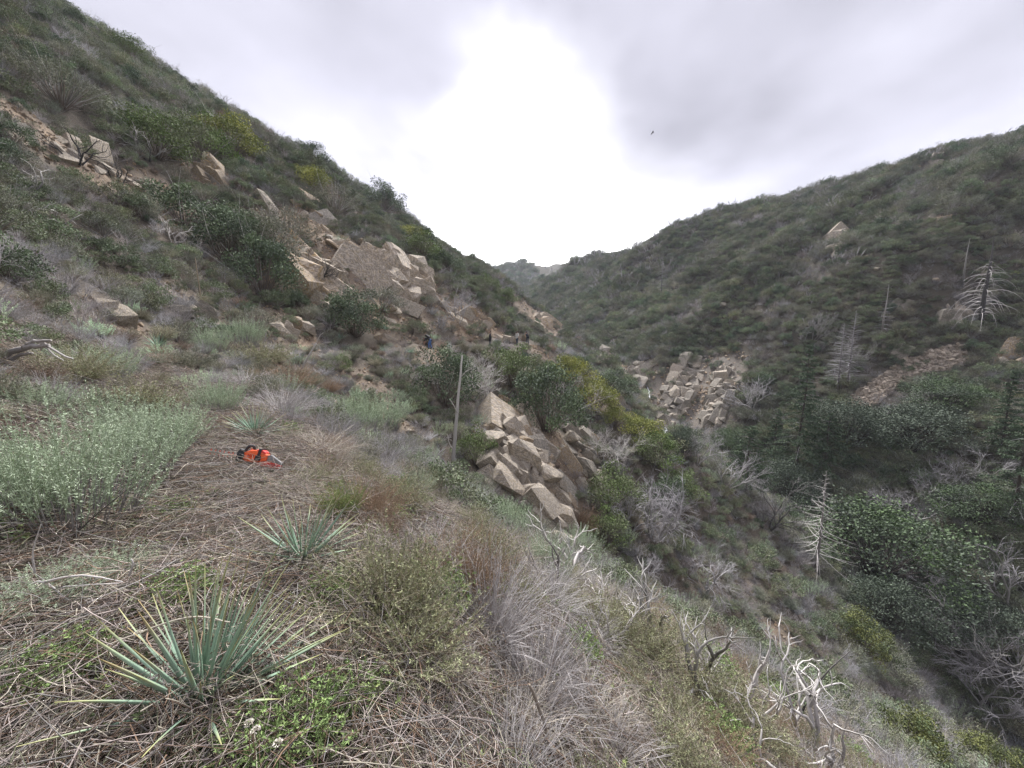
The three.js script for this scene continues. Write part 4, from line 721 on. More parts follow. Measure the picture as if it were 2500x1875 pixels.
// ---------------------------------------------------------------- bushes and trees one can tell apart
const BUSH = {
  dark: [0, 1].map((k) => leafyShrub(1001 + k, { R: 0.75, H: 1.15, clumps: 48, leaves: 120, len: 0.05, wid: 0.026, a: C.dark, b: C.green, bare: 5 })),
  green: [0, 1].map((k) => leafyShrub(1011 + k, { R: 0.75, H: 1.1, clumps: 48, leaves: 110, len: 0.05, wid: 0.026, a: C.olive, b: [0.15, 0.22, 0.065], bare: 8 })),
  yellow: [0, 1].map((k) => leafyShrub(1021 + k, { R: 0.75, H: 1.05, clumps: 44, leaves: 110, len: 0.05, wid: 0.028, a: [0.17, 0.2, 0.06], b: [0.36, 0.36, 0.1], bare: 4 })),
  oak: [0, 1].map((k) => leafyShrub(1031 + k, { R: 0.72, H: 1.25, clumps: 55, leaves: 120, len: 0.045, wid: 0.03, a: [0.065, 0.09, 0.035], b: [0.19, 0.2, 0.06], bare: 0, lift: 0.12 })),
  grey: [0, 1].map((k) => leafyShrub(1041 + k, { R: 0.78, H: 1.0, clumps: 44, leaves: 90, len: 0.045, wid: 0.016, a: C.greyolive, b: C.olive, bare: 40 })),
};
let bk = 0;
for (const [key, px, py, w, h, label] of [
  ['oak', 2098, 1590, 135, 1.0, 'rounded green bush standing out on the steep edge'], ['oak', 2215, 1840, 170, 1.05, 'larger green bush lower on the steep edge'], ['oak', 2415, 1890, 150, 0.9, 'green bush in the bottom right corner'],
  ['yellow', 1388, 940, 110, 1.1, 'yellow green bush on the slope right of the white shirt walker'], ['yellow', 1450, 1000, 120, 1, 'second yellow green bush down the slope'], ['yellow', 1560, 1080, 120, 0.9, 'yellow green bush on the slope edge above the creek'], ['green', 1600, 1130, 130, 0.9, 'green bush on the slope edge left of the firs'], ['yellow', 1500, 1040, 90, 0.9, 'olive yellow bush between two others on the slope edge'], ['green', 1660, 1210, 110, 0.9, 'green bush low on the slope edge'],
  ['dark', 1335, 1050, 200, 1.15, 'dark green shrub behind the tall outcrop'], ['dark', 1085, 985, 170, 1.1, 'dark shrub behind the bare pole'], ['green', 1160, 1130, 110, 1.2, 'green shrub between the pole and the outcrop'], ['dark', 1495, 965, 110, 0.8, 'dark round shrub at the spur end above the creek'], ['dark', 1415, 905, 60, 0.8, 'small dark shrub right of the first yellow green bush'], ['green', 1250, 940, 150, 0.9, 'green shrub on the slope below the white shirt walker'], ['green', 1490, 1240, 150, 1, 'green shrub right of the outcrop, upper'], ['green', 1480, 1330, 130, 1, 'green shrub right of the outcrop, lower'], ['dark', 1620, 1230, 120, 0.9, 'dark shrub on the near slope under the green bushes'],
  ['dark', 868, 818, 150, 1, 'dark round shrub by the trail left of the stooping person'], ['dark', 640, 720, 170, 1.1, 'dark dense shrub left of the orange tinted rock face'], ['dark', 560, 640, 190, 0.9, 'dark shrub mass in the middle of the left hillside'], ['dark', 450, 560, 170, 0.8, 'dark shrub above the bare white twigs'], ['grey', 640, 640, 190, 0.9, 'grey green shrub above the dark dense one'], ['grey', 700, 590, 130, 0.9, 'grey shrub left of the rubbly tan scar'], ['green', 385, 385, 170, 0.8, 'bright green shrub around burnt stems on the left hillside'], ['yellow', 560, 380, 150, 0.9, 'bright yellow green shrub high on the left hillside'], ['green', 500, 390, 140, 0.9, 'green shrub left of the bright yellow green one'], ['yellow', 768, 470, 85, 1.1, 'small bright yellow shrub near the left skyline'], ['dark', 935, 520, 95, 1, 'dark bush on the left skyline above the scar'], ['dark', 768, 400, 65, 0.9, 'dark bush standing on the left skyline'], ['dark', 462, 175, 65, 0.8, 'small dark bush high on the left skyline'], ['green', 320, 150, 90, 0.8, 'green shrub near the top of the left hillside'], ['grey', 150, 260, 150, 0.9, 'grey leaved shrub above the pale ledges'], ['green', 1030, 630, 105, 0.75, 'long green shrub along the left skyline slope'], ['yellow', 1000, 592, 90, 0.7, 'yellow green shrub above the cracked rock face'], ['dark', 1080, 660, 85, 0.8, 'dark shrub right above the upright slab'], ['green', 1180, 712, 75, 0.8, 'green shrub above the tumbled tan rocks'], ['green', 1230, 740, 70, 0.8, 'green shrub on the bank above the walkers'], ['dark', 1020, 600, 90, 0.7, 'dark shrub on the rock band rim'], ['grey', 820, 520, 120, 0.8, 'grey shrub in the rocky scar'], ['grey', 930, 760, 130, 0.7, 'grey shrub under the jutting boulder stack'], ['green', 830, 905, 60, 0.9, 'bright green small shrub below the trail'], ['grey', 620, 800, 110, 0.7, 'grey shrub beside the row of cream boulders'],
]) {
  const p = ground(px, py); if (!p) continue;
  const spec = BUSH[key][bk++ % 2], s = w * pxSize(p) / 1.5;
  place(p, spec, key === 'oak' ? 'oak_bush' : 'round_shrub', label, 'bush', [s, s * h, s], bk * 2.1); KEEP.push({ x: p.x, z: p.z, r: s * 0.5 });
}
// firs and burnt firs in the canyon: [foot px, foot py, height px, label, options]
let ck = 0;
for (const [px, py, hpx, label, opt] of [
  [1942, 1185, 365, 'tall green fir with a bare lower trunk in the canyon', { H: 24, R: 4.2, from: 0.22, dead: 0.2 }], [1822, 1205, 185, 'broad green fir left of the tall one in the canyon', { H: 14, R: 5, from: 0.12, whorls: 20, per: 6, pow: 0.6 }], [2010, 1170, 180, 'dense green fir right of the tall one in the canyon', { H: 14, R: 4.6, from: 0.1, whorls: 20, per: 6, pow: 0.65 }], [1890, 1120, 130, 'small fir behind the broad one in the canyon', { H: 11, R: 3, from: 0.1, whorls: 16 }], [2472, 1290, 420, 'dark fir with dead lower limbs at the right edge', { H: 24, R: 4.4, from: 0.15, dead: 0.25 }], [2440, 1120, 230, 'green fir behind the one at the right edge', { H: 18, R: 3.6, from: 0.15 }],
  [1990, 1395, 285, 'dead silver fir with long upswept bare limbs in the canyon', { H: 17, R: 6, green: false, droop: 0.06, rise: -0.45, bark: [0.1, 0.09, 0.08], barkTop: [0.45, 0.42, 0.4], whorls: 22, per: 4, limb: [0.5, 0.47, 0.45], twigs: 6 }], [2068, 955, 200, 'dead grey fir across the canyon above the scree', { H: 18, R: 4.6, green: false, droop: -0.06, whorls: 28, per: 5, barkTop: C.lavender, twigs: 6 }], [2042, 960, 175, 'dead grey fir left of its twin above the scree', { H: 16, R: 4, green: false, droop: -0.06, whorls: 26, per: 5, barkTop: C.lavender, twigs: 6 }], [2392, 795, 215, 'burnt black fir with drooping white limbs on the far slope', { H: 16, R: 7.5, green: false, droop: -0.3, rise: 0.3, pow: 0.5, to: 0.72, wob: 0.11, bark: soot, barkTop: [0.12, 0.11, 0.11], whorls: 18, per: 4, limb: [0.66, 0.62, 0.61], tr: 0.45, twigs: 2, from: 0.14 }], [2153, 825, 130, 'slim dead fir with a bare top on the far slope', { H: 13, R: 3.2, green: false, droop: -0.1, whorls: 12, per: 4, barkTop: C.bleached }], [2350, 700, 115, 'bare white pole with few stubs beside the burnt black fir', { H: 13, R: 0.5, green: false, whorls: 5, per: 3, twigs: 0, bark: soot, barkTop: C.bleached }], [1614, 725, 100, 'dead fir standing high on the far slope', { H: 17, R: 5, green: false, droop: -0.13, whorls: 16, per: 4, bark: soot, barkTop: C.lavender }],
]) {
  const p = ground(px, py); if (!p) continue;
  const o = plant(conifer(1100 + ck++, opt), opt.green === false ? 'dead_fir' : 'fir_tree', label, opt.green === false ? 'dead tree' : 'tree', null, 'limbs', 'crown'); stand(o, p, hpx * pxSize(p) / opt.H, ck * 1.3, 0.2);
}
for (const [px, py, w, h, label, k] of [[2140, 1450, 370, 0.75, 'big spreading green oak in the canyon below the dead silver fir', 0], [1920, 1240, 170, 0.8, 'dark oak in the canyon bottom left of the silver fir', 1], [1668, 1110, 95, 0.9, 'dark oak at the foot of the creek cliff', 1], [1775, 1125, 110, 0.8, 'dark oak below the ribbed grey rock face', 0], [2060, 1100, 200, 0.7, 'green oak above the spreading one across the canyon', 1], [2300, 1010, 170, 0.6, 'green oak below the scree chute', 0], [2220, 1100, 220, 0.6, 'dark green oak clump on the far slope below the scree', 1], [2160, 1550, 220, 0.8, 'shaded oak behind the rounded green bush', 1], [2380, 1290, 190, 0.7, 'shaded oak in the canyon near the right edge', 0], [2350, 1560, 230, 0.7, 'dark oak low in the canyon at right', 1]]) {
  const p = ground(px, py); if (!p) continue;
  const key = 'broad' + k; W[key] ??= broadTree(1150 + k, { a: C.dark, b: k ? C.dark : [0.1, 0.16, 0.055] });
  const s = w * pxSize(p) / 7; const o = place(p, W[key], 'oak_tree', label, 'tree', [s, s * h * 1.15, s], px); o.position.y -= 0.3;
}
for (const [px, py, hpx, label, o] of [[2420, 1620, 240, 'tall leafless tree with white limbs at lower right', { a: C.grey, b: white, trunks: 3, kids: 3, levels: 5, rad: 0.022 }], [2280, 1560, 170, 'leafless grey tree left of the white limbed one', {}], [2200, 1290, 150, 'leafless grey tree beside the spreading oak', {}], [2290, 1230, 150, 'leafless lavender tree on the lower far slope', {}], [2370, 1180, 120, 'leafless grey tree under the right edge fir', {}], [1700, 1130, 120, 'leafless grey tree at the creek bend', {}], [1770, 1190, 120, 'leafless grey tree below the creek bend', {}], [1870, 1290, 150, 'leafless dark tree behind the slope edge', { a: soot, b: C.grey }], [2230, 1440, 150, 'leafless grey tree right of the spreading oak', {}], [2470, 1480, 190, 'leafless tree at the right edge of the canyon', {}], [2400, 1740, 200, 'leafless grey tree in the dark lower right', {}], [2480, 1700, 230, 'leafless tree in the lower right corner', { droop: 1 }], [2265, 1010, 90, 'white leafless shrub below the scree chute', { a: ash, b: white }], [1830, 1000, 110, 'leafless brownish brush right of the ribbed rock face', {}], [2090, 885, 60, 'leafless thicket behind the twin dead firs', { a: mulc(C.grey, 0.7), b: C.grey }], [1990, 830, 75, 'grey leafless trees left of the twin dead firs', { a: mulc(C.grey, 0.7), b: C.grey }]]) burnt(px, py, hpx, label, 1200 + px, { a: C.grey, b: C.lavender, trunks: 5, kids: 3, levels: 5, rad: 0.018, seg: 3, sides: 3, ...o }, 'leafless_tree', 'dead tree');

// ---------------------------------------------------------------- burnt trunks on the skylines and far slopes
const skyline = (px) => { for (let py = 60; py < 900; py += 4) { const p = ground(px, py, 20); if (p) return [p, py]; } return null; };
{
  const r = rng(1301), far = [0, 1, 2].map((k) => bareWood(1310 + k, { H: 1, trunks: 3, levels: 3, kids: 2, rad: 0.045, spread: 0.5, a: C.grey, b: C.lavender, sides: 3, seg: 3, pull: 0.06 })), low = [0, 1].map((k) => bareWood(1320 + k, { H: 1, trunks: 4, levels: 4, kids: 2, rad: 0.03, a: C.grey, b: C.lavender, sides: 3, seg: 3 }));
  for (let k = 0; k < 92; k++) { const px = 1420 + 1075 * Math.pow((k + r()) / 92, 0.8) - 8 * (k % 3), s = skyline(px); if (s) place(s[0], far[k % 3], 'burnt_snag', 'small bare burnt trunk standing on the far ridge skyline', 'dead tree', (14 + 18 * r()) * pxSize(s[0]), r() * 6, 'burnt trunks along the far skyline'); }
  for (let k = 0; k < 34; k++) { const px = 255 + 800 * (k + r()) / 34, s = skyline(px); if (s) place(s[0], low[k % 2], 'bare_shrub', 'thin bare shrub against the sky on the left ridge', 'dead shrub', (14 + 22 * r()) * pxSize(s[0]), r() * 6, 'bare shrubs along the left skyline'); }
  for (const [cx, cy, wx, wy, n, label] of [[1600, 620, 150, 60, 46, 'pale burnt trunk on the upper far slope under the ridge'], [1480, 700, 130, 90, 40, 'pale burnt trunk on the far slope beyond the spur'], [2000, 500, 180, 80, 34, 'pale burnt trunk below the crest of the far ridge'], [2040, 640, 70, 30, 12, 'white burnt trunk just below the white pinnacle'], [1900, 680, 130, 90, 24, 'grey burnt trunk in the fold of the far slope'], [2000, 790, 90, 60, 16, 'thin burnt trunk behind the twin dead firs']])
    for (let k = 0; k < n; k++) { const p = ground(cx + gauss(r) * wx, cy + gauss(r) * wy); if (p && p.z < -45) place(p, far[k % 3], 'burnt_snag', label, 'dead tree', (14 + 22 * r()) * pxSize(p), r() * 6, label); }
}

// ---------------------------------------------------------------- water
{
  const m = new THREE.MeshStandardMaterial({ color: new THREE.Color(0.8, 0.82, 0.84), roughness: 0.35 }), mk = (pts, w) => {
    const g = new Geo(), q = pts.map(([a, b]) => { const p = ground(a, b), d = sight(a, b).normalize(); return p.addScaledVector(d, -0.45); }), cr = new THREE.CatmullRomCurve3(q).getPoints(14), r = rng(1400 + pts[0][0]);
    cr.forEach((p) => p.add(V(gauss(r) * 0.1, 0, gauss(r) * 0.1))); g.tube(cr, w * 0.7, w, 7, [1, 1, 1]); const o = new THREE.Mesh(g.build(), m); put(o, 'waterfall'); o.userData = { kind: 'structure', label: w > 0.25 ? 'white water dropping beside the creek cliff' : 'thin white water thread above the creek cliff', category: 'waterfall' };
  };
  mk([[1612, 1000], [1618, 1018], [1622, 1040], [1625, 1062]], 0.3); mk([[1578, 940], [1584, 955], [1586, 972]], 0.18);
}
// ---------------------------------------------------------------- walkers: bodies as one skin over capsules
function skin(caps, cell, k, pad = 0.12) {
  const lo = V(9, 9, 9), hi = V(-9, -9, -9);
  for (const c of caps) for (const [p, rr] of [[c.a, c.ra], [c.b, c.rb]]) { lo.min(V(p.x - rr, p.y - rr, p.z - rr)); hi.max(V(p.x + rr, p.y + rr, p.z + rr)); }
  lo.addScalar(-cell * 2); hi.addScalar(cell * 2);
  const nx = Math.ceil((hi.x - lo.x) / cell) + 1, ny = Math.ceil((hi.y - lo.y) / cell) + 1, nz = Math.ceil((hi.z - lo.z) / cell) + 1, f = new Float32Array(nx * ny * nz).fill(1), near_ = new Uint8Array(nx * ny * nz), best = new Float32Array(nx * ny * nz).fill(9);
  const ab = V(0, 0, 0), ap = V(0, 0, 0);
  caps.forEach((c, ci) => {
    const m = Math.max(c.ra, c.rb) + k + cell * 3, box = (v, l, n) => [Math.max(0, Math.floor((v[0] - l) / cell)), Math.min(n - 1, Math.ceil((v[1] - l) / cell))];
    const [x0, x1] = box([Math.min(c.a.x, c.b.x) - m, Math.max(c.a.x, c.b.x) + m], lo.x, nx), [y0, y1] = box([Math.min(c.a.y, c.b.y) - m, Math.max(c.a.y, c.b.y) + m], lo.y, ny), [z0, z1] = box([Math.min(c.a.z, c.b.z) - m, Math.max(c.a.z, c.b.z) + m], lo.z, nz);
    ab.subVectors(c.b, c.a); const l2 = ab.lengthSq() || 1e-9;
    for (let z = z0; z <= z1; z++) for (let y = y0; y <= y1; y++) for (let x = x0; x <= x1; x++) {
      ap.set(lo.x + x * cell - c.a.x, lo.y + y * cell - c.a.y, lo.z + z * cell - c.a.z);
      const t = clamp(ap.dot(ab) / l2, 0, 1), d = Math.sqrt((ap.x - ab.x * t) ** 2 + (ap.y - ab.y * t) ** 2 + (ap.z - ab.z * t) ** 2) - (c.ra + (c.rb - c.ra) * t), o = (z * ny + y) * nx + x;
      f[o] = smin(f[o], d, k); if (d < best[o]) { best[o] = d; near_[o] = ci; }
    }
  });
  const g = new Geo(), id = new Int32Array(nx * ny * nz).fill(-1), at = (x, y, z) => (z * ny + y) * nx + x;
  for (let z = 0; z < nz - 1; z++) for (let y = 0; y < ny - 1; y++) for (let x = 0; x < nx - 1; x++) {
    let n = 0, sx = 0, sy = 0, sz = 0, inside = 0, who = at(x, y, z);
    for (let e = 0; e < 8; e++) if (f[at(x + (e & 1), y + ((e >> 1) & 1), z + (e >> 2))] < 0) inside++;
    if (inside === 0 || inside === 8) continue;
    for (let e = 0; e < 8; e++) for (const b of [1, 2, 4]) if (!(e & b)) {
      const p = [e & 1, (e >> 1) & 1, e >> 2], q = [(e | b) & 1, ((e | b) >> 1) & 1, (e | b) >> 2], fa = f[at(x + p[0], y + p[1], z + p[2])], fb = f[at(x + q[0], y + q[1], z + q[2])];
      if ((fa < 0) === (fb < 0)) continue;
      const t = fa / (fa - fb); sx += p[0] + (q[0] - p[0]) * t; sy += p[1] + (q[1] - p[1]) * t; sz += p[2] + (q[2] - p[2]) * t; n++;
    }
    id[who] = g.v(lo.x + (x + sx / n) * cell, lo.y + (y + sy / n) * cell, lo.z + (z + sz / n) * cell, caps[near_[who]].c);
  }
  for (let z = 1; z < nz - 1; z++) for (let y = 1; y < ny - 1; y++) for (let x = 1; x < nx - 1; x++) {
    const s = f[at(x, y, z)] < 0;
    const quad = (a, b, c, d, flip) => { if (a < 0 || b < 0 || c < 0 || d < 0) return; if (flip) g.i.push(a, c, b, a, d, c); else g.i.push(a, b, c, a, c, d); };
    if (s !== f[at(x + 1, y, z)] < 0) quad(id[at(x, y - 1, z - 1)], id[at(x, y, z - 1)], id[at(x, y, z)], id[at(x, y - 1, z)], !s);
    if (s !== f[at(x, y + 1, z)] < 0) quad(id[at(x - 1, y, z - 1)], id[at(x, y, z - 1)], id[at(x, y, z)], id[at(x - 1, y, z)], s);
    if (s !== f[at(x, y, z + 1)] < 0) quad(id[at(x - 1, y - 1, z)], id[at(x, y - 1, z)], id[at(x, y, z)], id[at(x - 1, y, z)], !s);
  }
  return g.build();
}
const clothMat = new THREE.MeshStandardMaterial({ vertexColors: true, roughness: 0.85 });
const SKIN = [0.52, 0.34, 0.26];
// joints in metres, facing +z; col: { top, legs, shoe, hair, arm }
function person(J, col) {
  const caps = [], cap = (a, ra, b, rb, c) => caps.push({ a: V(...a), ra, b: V(...b), rb, c }), add = (p, q) => [p[0] + q[0], p[1] + q[1], p[2] + q[2]];
  const up = V(...J.neck).sub(V(...J.hip)).normalize(), side = J.side ?? [1, 0, 0], off = (p, s, k) => [p[0] + side[0] * s * k, p[1] + side[1] * s * k, p[2] + side[2] * s * k];
  const chest = J.chest;
  for (const s of [-1, 1]) { cap(off(J.hip, s, 0.08), 0.12, off(chest, s, 0.07), 0.125, col.top); cap(off(chest, s, 0.07), 0.125, off(J.neck, s, 0.13), 0.075, col.top); }
  cap(J.neck, 0.06, J.head, 0.055, SKIN);
  const f = V(...(J.face ?? [0, 0, 1])).normalize(), hv = V(...J.head);
  cap(hv.clone().addScaledVector(up, 0.02).toArray(), 0.085, hv.clone().addScaledVector(up, 0.1).toArray(), 0.092, SKIN);
  cap(hv.clone().addScaledVector(up, 0.12).addScaledVector(f, -0.03).toArray(), 0.096, hv.clone().addScaledVector(up, 0.05).addScaledVector(f, -0.055).toArray(), 0.078, col.hair);
  cap(hv.clone().addScaledVector(up, 0.065).addScaledVector(f, 0.085).toArray(), 0.012, hv.clone().addScaledVector(up, 0.035).addScaledVector(f, 0.108).toArray(), 0.016, SKIN);
  const ear = V(0, 0, 0).crossVectors(up, f).normalize();
  for (const s of [-1, 1]) {
    cap(hv.clone().addScaledVector(up, 0.05).addScaledVector(ear, 0.088 * s).toArray(), 0.018, hv.clone().addScaledVector(up, 0.075).addScaledVector(ear, 0.092 * s).toArray(), 0.02, SKIN);
    cap(hv.clone().addScaledVector(up, 0.075).addScaledVector(ear, 0.032 * s).addScaledVector(f, 0.082).toArray(), 0.012, hv.clone().addScaledVector(up, 0.075).addScaledVector(ear, 0.034 * s).addScaledVector(f, 0.084).toArray(), 0.012, [0.05, 0.035, 0.03]);
  }
  cap(hv.clone().addScaledVector(up, 0.005).addScaledVector(f, 0.08).addScaledVector(ear, -0.02).toArray(), 0.01, hv.clone().addScaledVector(up, 0.005).addScaledVector(f, 0.08).addScaledVector(ear, 0.02).toArray(), 0.01, [0.4, 0.17, 0.15]);
  const hands = [];
  ['R', 'L'].forEach((q, n) => {
    const s = n ? 1 : -1, sh = off(J.neck, s, 0.18), el = J['elbow' + q], wr = J['wrist' + q], hipq = off(J.hip, s, 0.1), kn = J['knee' + q], an = J['ankle' + q];
    cap([sh[0], sh[1] - 0.03, sh[2]], 0.066, el, 0.048, col.arm ?? col.top); cap(el, 0.047, wr, 0.034, col.fore ?? col.arm ?? col.top);
    cap(hipq, 0.11, kn, 0.066, col.coat ?? col.legs); cap(kn, 0.066, an, 0.045, col.legs); cap(add(an, [0, -0.03, 0]), 0.045, add(an, [f.x * 0.17, -0.055, f.z * 0.17]), 0.035, col.shoe);
    // a hand: palm, four fingers of different length, thumb from the side of the palm
    const d = V(...wr).sub(V(...el)).normalize(), pn = sideOf(d, rng(7 + n)), ac = V(0, 0, 0).crossVectors(d, pn), hc = [], w = V(...wr), hcap = (a, ra, b, rb) => hc.push({ a, ra, b, rb, c: col.hand ?? SKIN });
    for (const u of [-0.024, 0, 0.024]) hcap(w.clone().addScaledVector(ac, u * 0.8), 0.018, w.clone().addScaledVector(d, 0.08).addScaledVector(ac, u), 0.017);
    [[-0.033, 0.06], [-0.011, 0.078], [0.011, 0.072], [0.033, 0.055]].forEach(([u, L]) => { const a = w.clone().addScaledVector(d, 0.085).addScaledVector(ac, u), b = a.clone().addScaledVector(d, L * 0.5).addScaledVector(pn, 0.012), e = b.clone().addScaledVector(d, L * 0.4).addScaledVector(pn, 0.03); hcap(a, 0.0095, b, 0.009); hcap(b, 0.009, e, 0.008); });
    const t0 = w.clone().addScaledVector(d, 0.03).addScaledVector(ac, -0.035), t1 = t0.clone().addScaledVector(ac, -0.028).addScaledVector(d, 0.03), t2 = t1.clone().addScaledVector(d, 0.032).addScaledVector(pn, 0.015);
    hcap(t0, 0.013, t1, 0.011); hcap(t1, 0.011, t2, 0.009); hands.push(skin(hc, 0.005, 0.008));
  });
  return join(skin(caps, 0.016, 0.035), ...hands);
}
function walker(px, py, J, col, label, turn, extra) {
  const p = ground(px, py, 25), t = near(TRAIL, p.x, p.z), g = new THREE.Group();
  part('body', person(J, col), clothMat, g); if (extra) extra(g);
  stand(g, p, 1, turn); g.position.y = terrain(p.x, p.z) + 0.01; KEEP.push({ x: p.x, z: p.z, r: 0.75 });
  // keep the line of sight clear for a few steps
  for (const q of [0.03, 0.06, 0.09]) KEEP.push({ x: p.x * (1 - q), z: p.z * (1 - q), r: 0.55 });
  return put(tag(g, label, 'person'), 'person');
}
const standJ = { hip: [0, 0.93, 0], chest: [0, 1.18, 0.01], neck: [0, 1.45, 0], head: [0, 1.57, 0.03], elbowR: [-0.27, 1.16, -0.03], wristR: [-0.28, 0.92, 0.06], elbowL: [0.27, 1.16, -0.03], wristL: [0.28, 0.92, 0.06], kneeR: [-0.1, 0.5, 0.03], ankleR: [-0.11, 0.09, -0.02], kneeL: [0.1, 0.5, 0.05], ankleL: [0.12, 0.09, 0.08] };
const black = [0.02, 0.02, 0.026], jean = [0.1, 0.19, 0.42], dusk = [0.06, 0.075, 0.1];
const roundBox = (w, h, d, b = 0.04) => { const s = new THREE.Shape(), x = w / 2 - b, y = h / 2 - b; s.moveTo(-x, -y); s.lineTo(x, -y); s.lineTo(x, y); s.lineTo(-x, y); s.closePath(); const g = new THREE.ExtrudeGeometry(s, { depth: d - 2 * b, bevelSize: b, bevelThickness: b, bevelSegments: 3, steps: 1 }); g.translate(0, 0, -(d - 2 * b) / 2); return g; };
const blackMat = new THREE.MeshStandardMaterial({ color: new THREE.Color(0.018, 0.018, 0.022), roughness: 0.8 });
walker(1050, 851, { hip: [0, 0.86, -0.1], chest: [0, 1.0, 0.16], neck: [0, 1.02, 0.42], head: [0, 0.97, 0.53], face: [0, -0.75, 0.65], elbowR: [-0.24, 0.75, 0.5], wristR: [-0.14, 0.52, 0.6], elbowL: [0.24, 0.76, 0.5], wristL: [0.12, 0.52, 0.6], kneeR: [-0.12, 0.47, 0.02], ankleR: [-0.13, 0.09, -0.12], kneeL: [0.12, 0.48, 0.1], ankleL: [0.14, 0.09, 0.05] }, { top: black, legs: jean, shoe: black, hair: [0.03, 0.022, 0.018], fore: SKIN }, 'person in black top and blue jeans stooping over the trail edge', -Math.PI / 2 - 0.15, (g) => { const b = part('backpack', roundBox(0.32, 0.46, 0.2), blackMat, g); b.position.set(0, 1.22, 0.22); b.rotation.x = Math.PI / 2 - 0.5; });
walker(1197, 845, { ...standJ, face: [0, -0.1, 1] }, { top: black, coat: black, legs: dusk, shoe: black, hair: [0.07, 0.04, 0.025], hand: black }, 'person in a long black coat standing on the trail', -Math.PI / 2, (g) => { const c = new THREE.LatheGeometry([[0.2, 0.62], [0.225, 0.66], [0.2, 0.95], [0.19, 1.12], [0.15, 1.3]].map(([a, b]) => new THREE.Vector2(a, b)), 20); c.scale(1, 1, 0.78); part('coat_skirt', c, new THREE.MeshStandardMaterial({ color: new THREE.Color(...black), roughness: 0.85, side: THREE.DoubleSide }), g); });
walker(1262, 843, { ...standJ, elbowL: [0.28, 1.17, 0.02], wristL: [0.24, 0.95, 0.16] }, { top: [0.72, 0.71, 0.68], legs: dusk, shoe: [0.05, 0.045, 0.04], hair: [0.06, 0.04, 0.03], fore: SKIN }, 'person in a white shirt with black pack straps on the trail', Math.PI - 0.7, (g) => { for (const s of [-1, 1]) { const st = new Geo(); st.tube([V(s * 0.13, 0.98, -0.14), V(s * 0.14, 1.25, -0.16), V(s * 0.12, 1.47, -0.1), V(s * 0.11, 1.52, 0), V(s * 0.13, 1.35, 0.14), V(s * 0.15, 1.1, 0.14)], 0.022, 0.02, 6, black); part('strap', st.build(), clothMat, g); } });
walker(1288, 839, { hip: [0, 0.88, -0.06], chest: [0, 1.1, 0.08], neck: [0, 1.33, 0.2], head: [0, 1.42, 0.28], face: [0, -0.4, 0.9], elbowR: [-0.3, 1.05, 0.25], wristR: [-0.12, 0.86, 0.42], elbowL: [0.3, 1.05, 0.25], wristL: [0.1, 0.9, 0.44], kneeR: [-0.11, 0.48, 0.08], ankleR: [-0.13, 0.09, -0.05], kneeL: [0.11, 0.48, 0.1], ankleL: [0.14, 0.09, 0.04] }, { top: black, legs: dusk, shoe: black, hair: [0.03, 0.02, 0.02], arm: SKIN, fore: SKIN }, 'person in a black vest bending forward, farthest along the trail', Math.PI + 0.5);

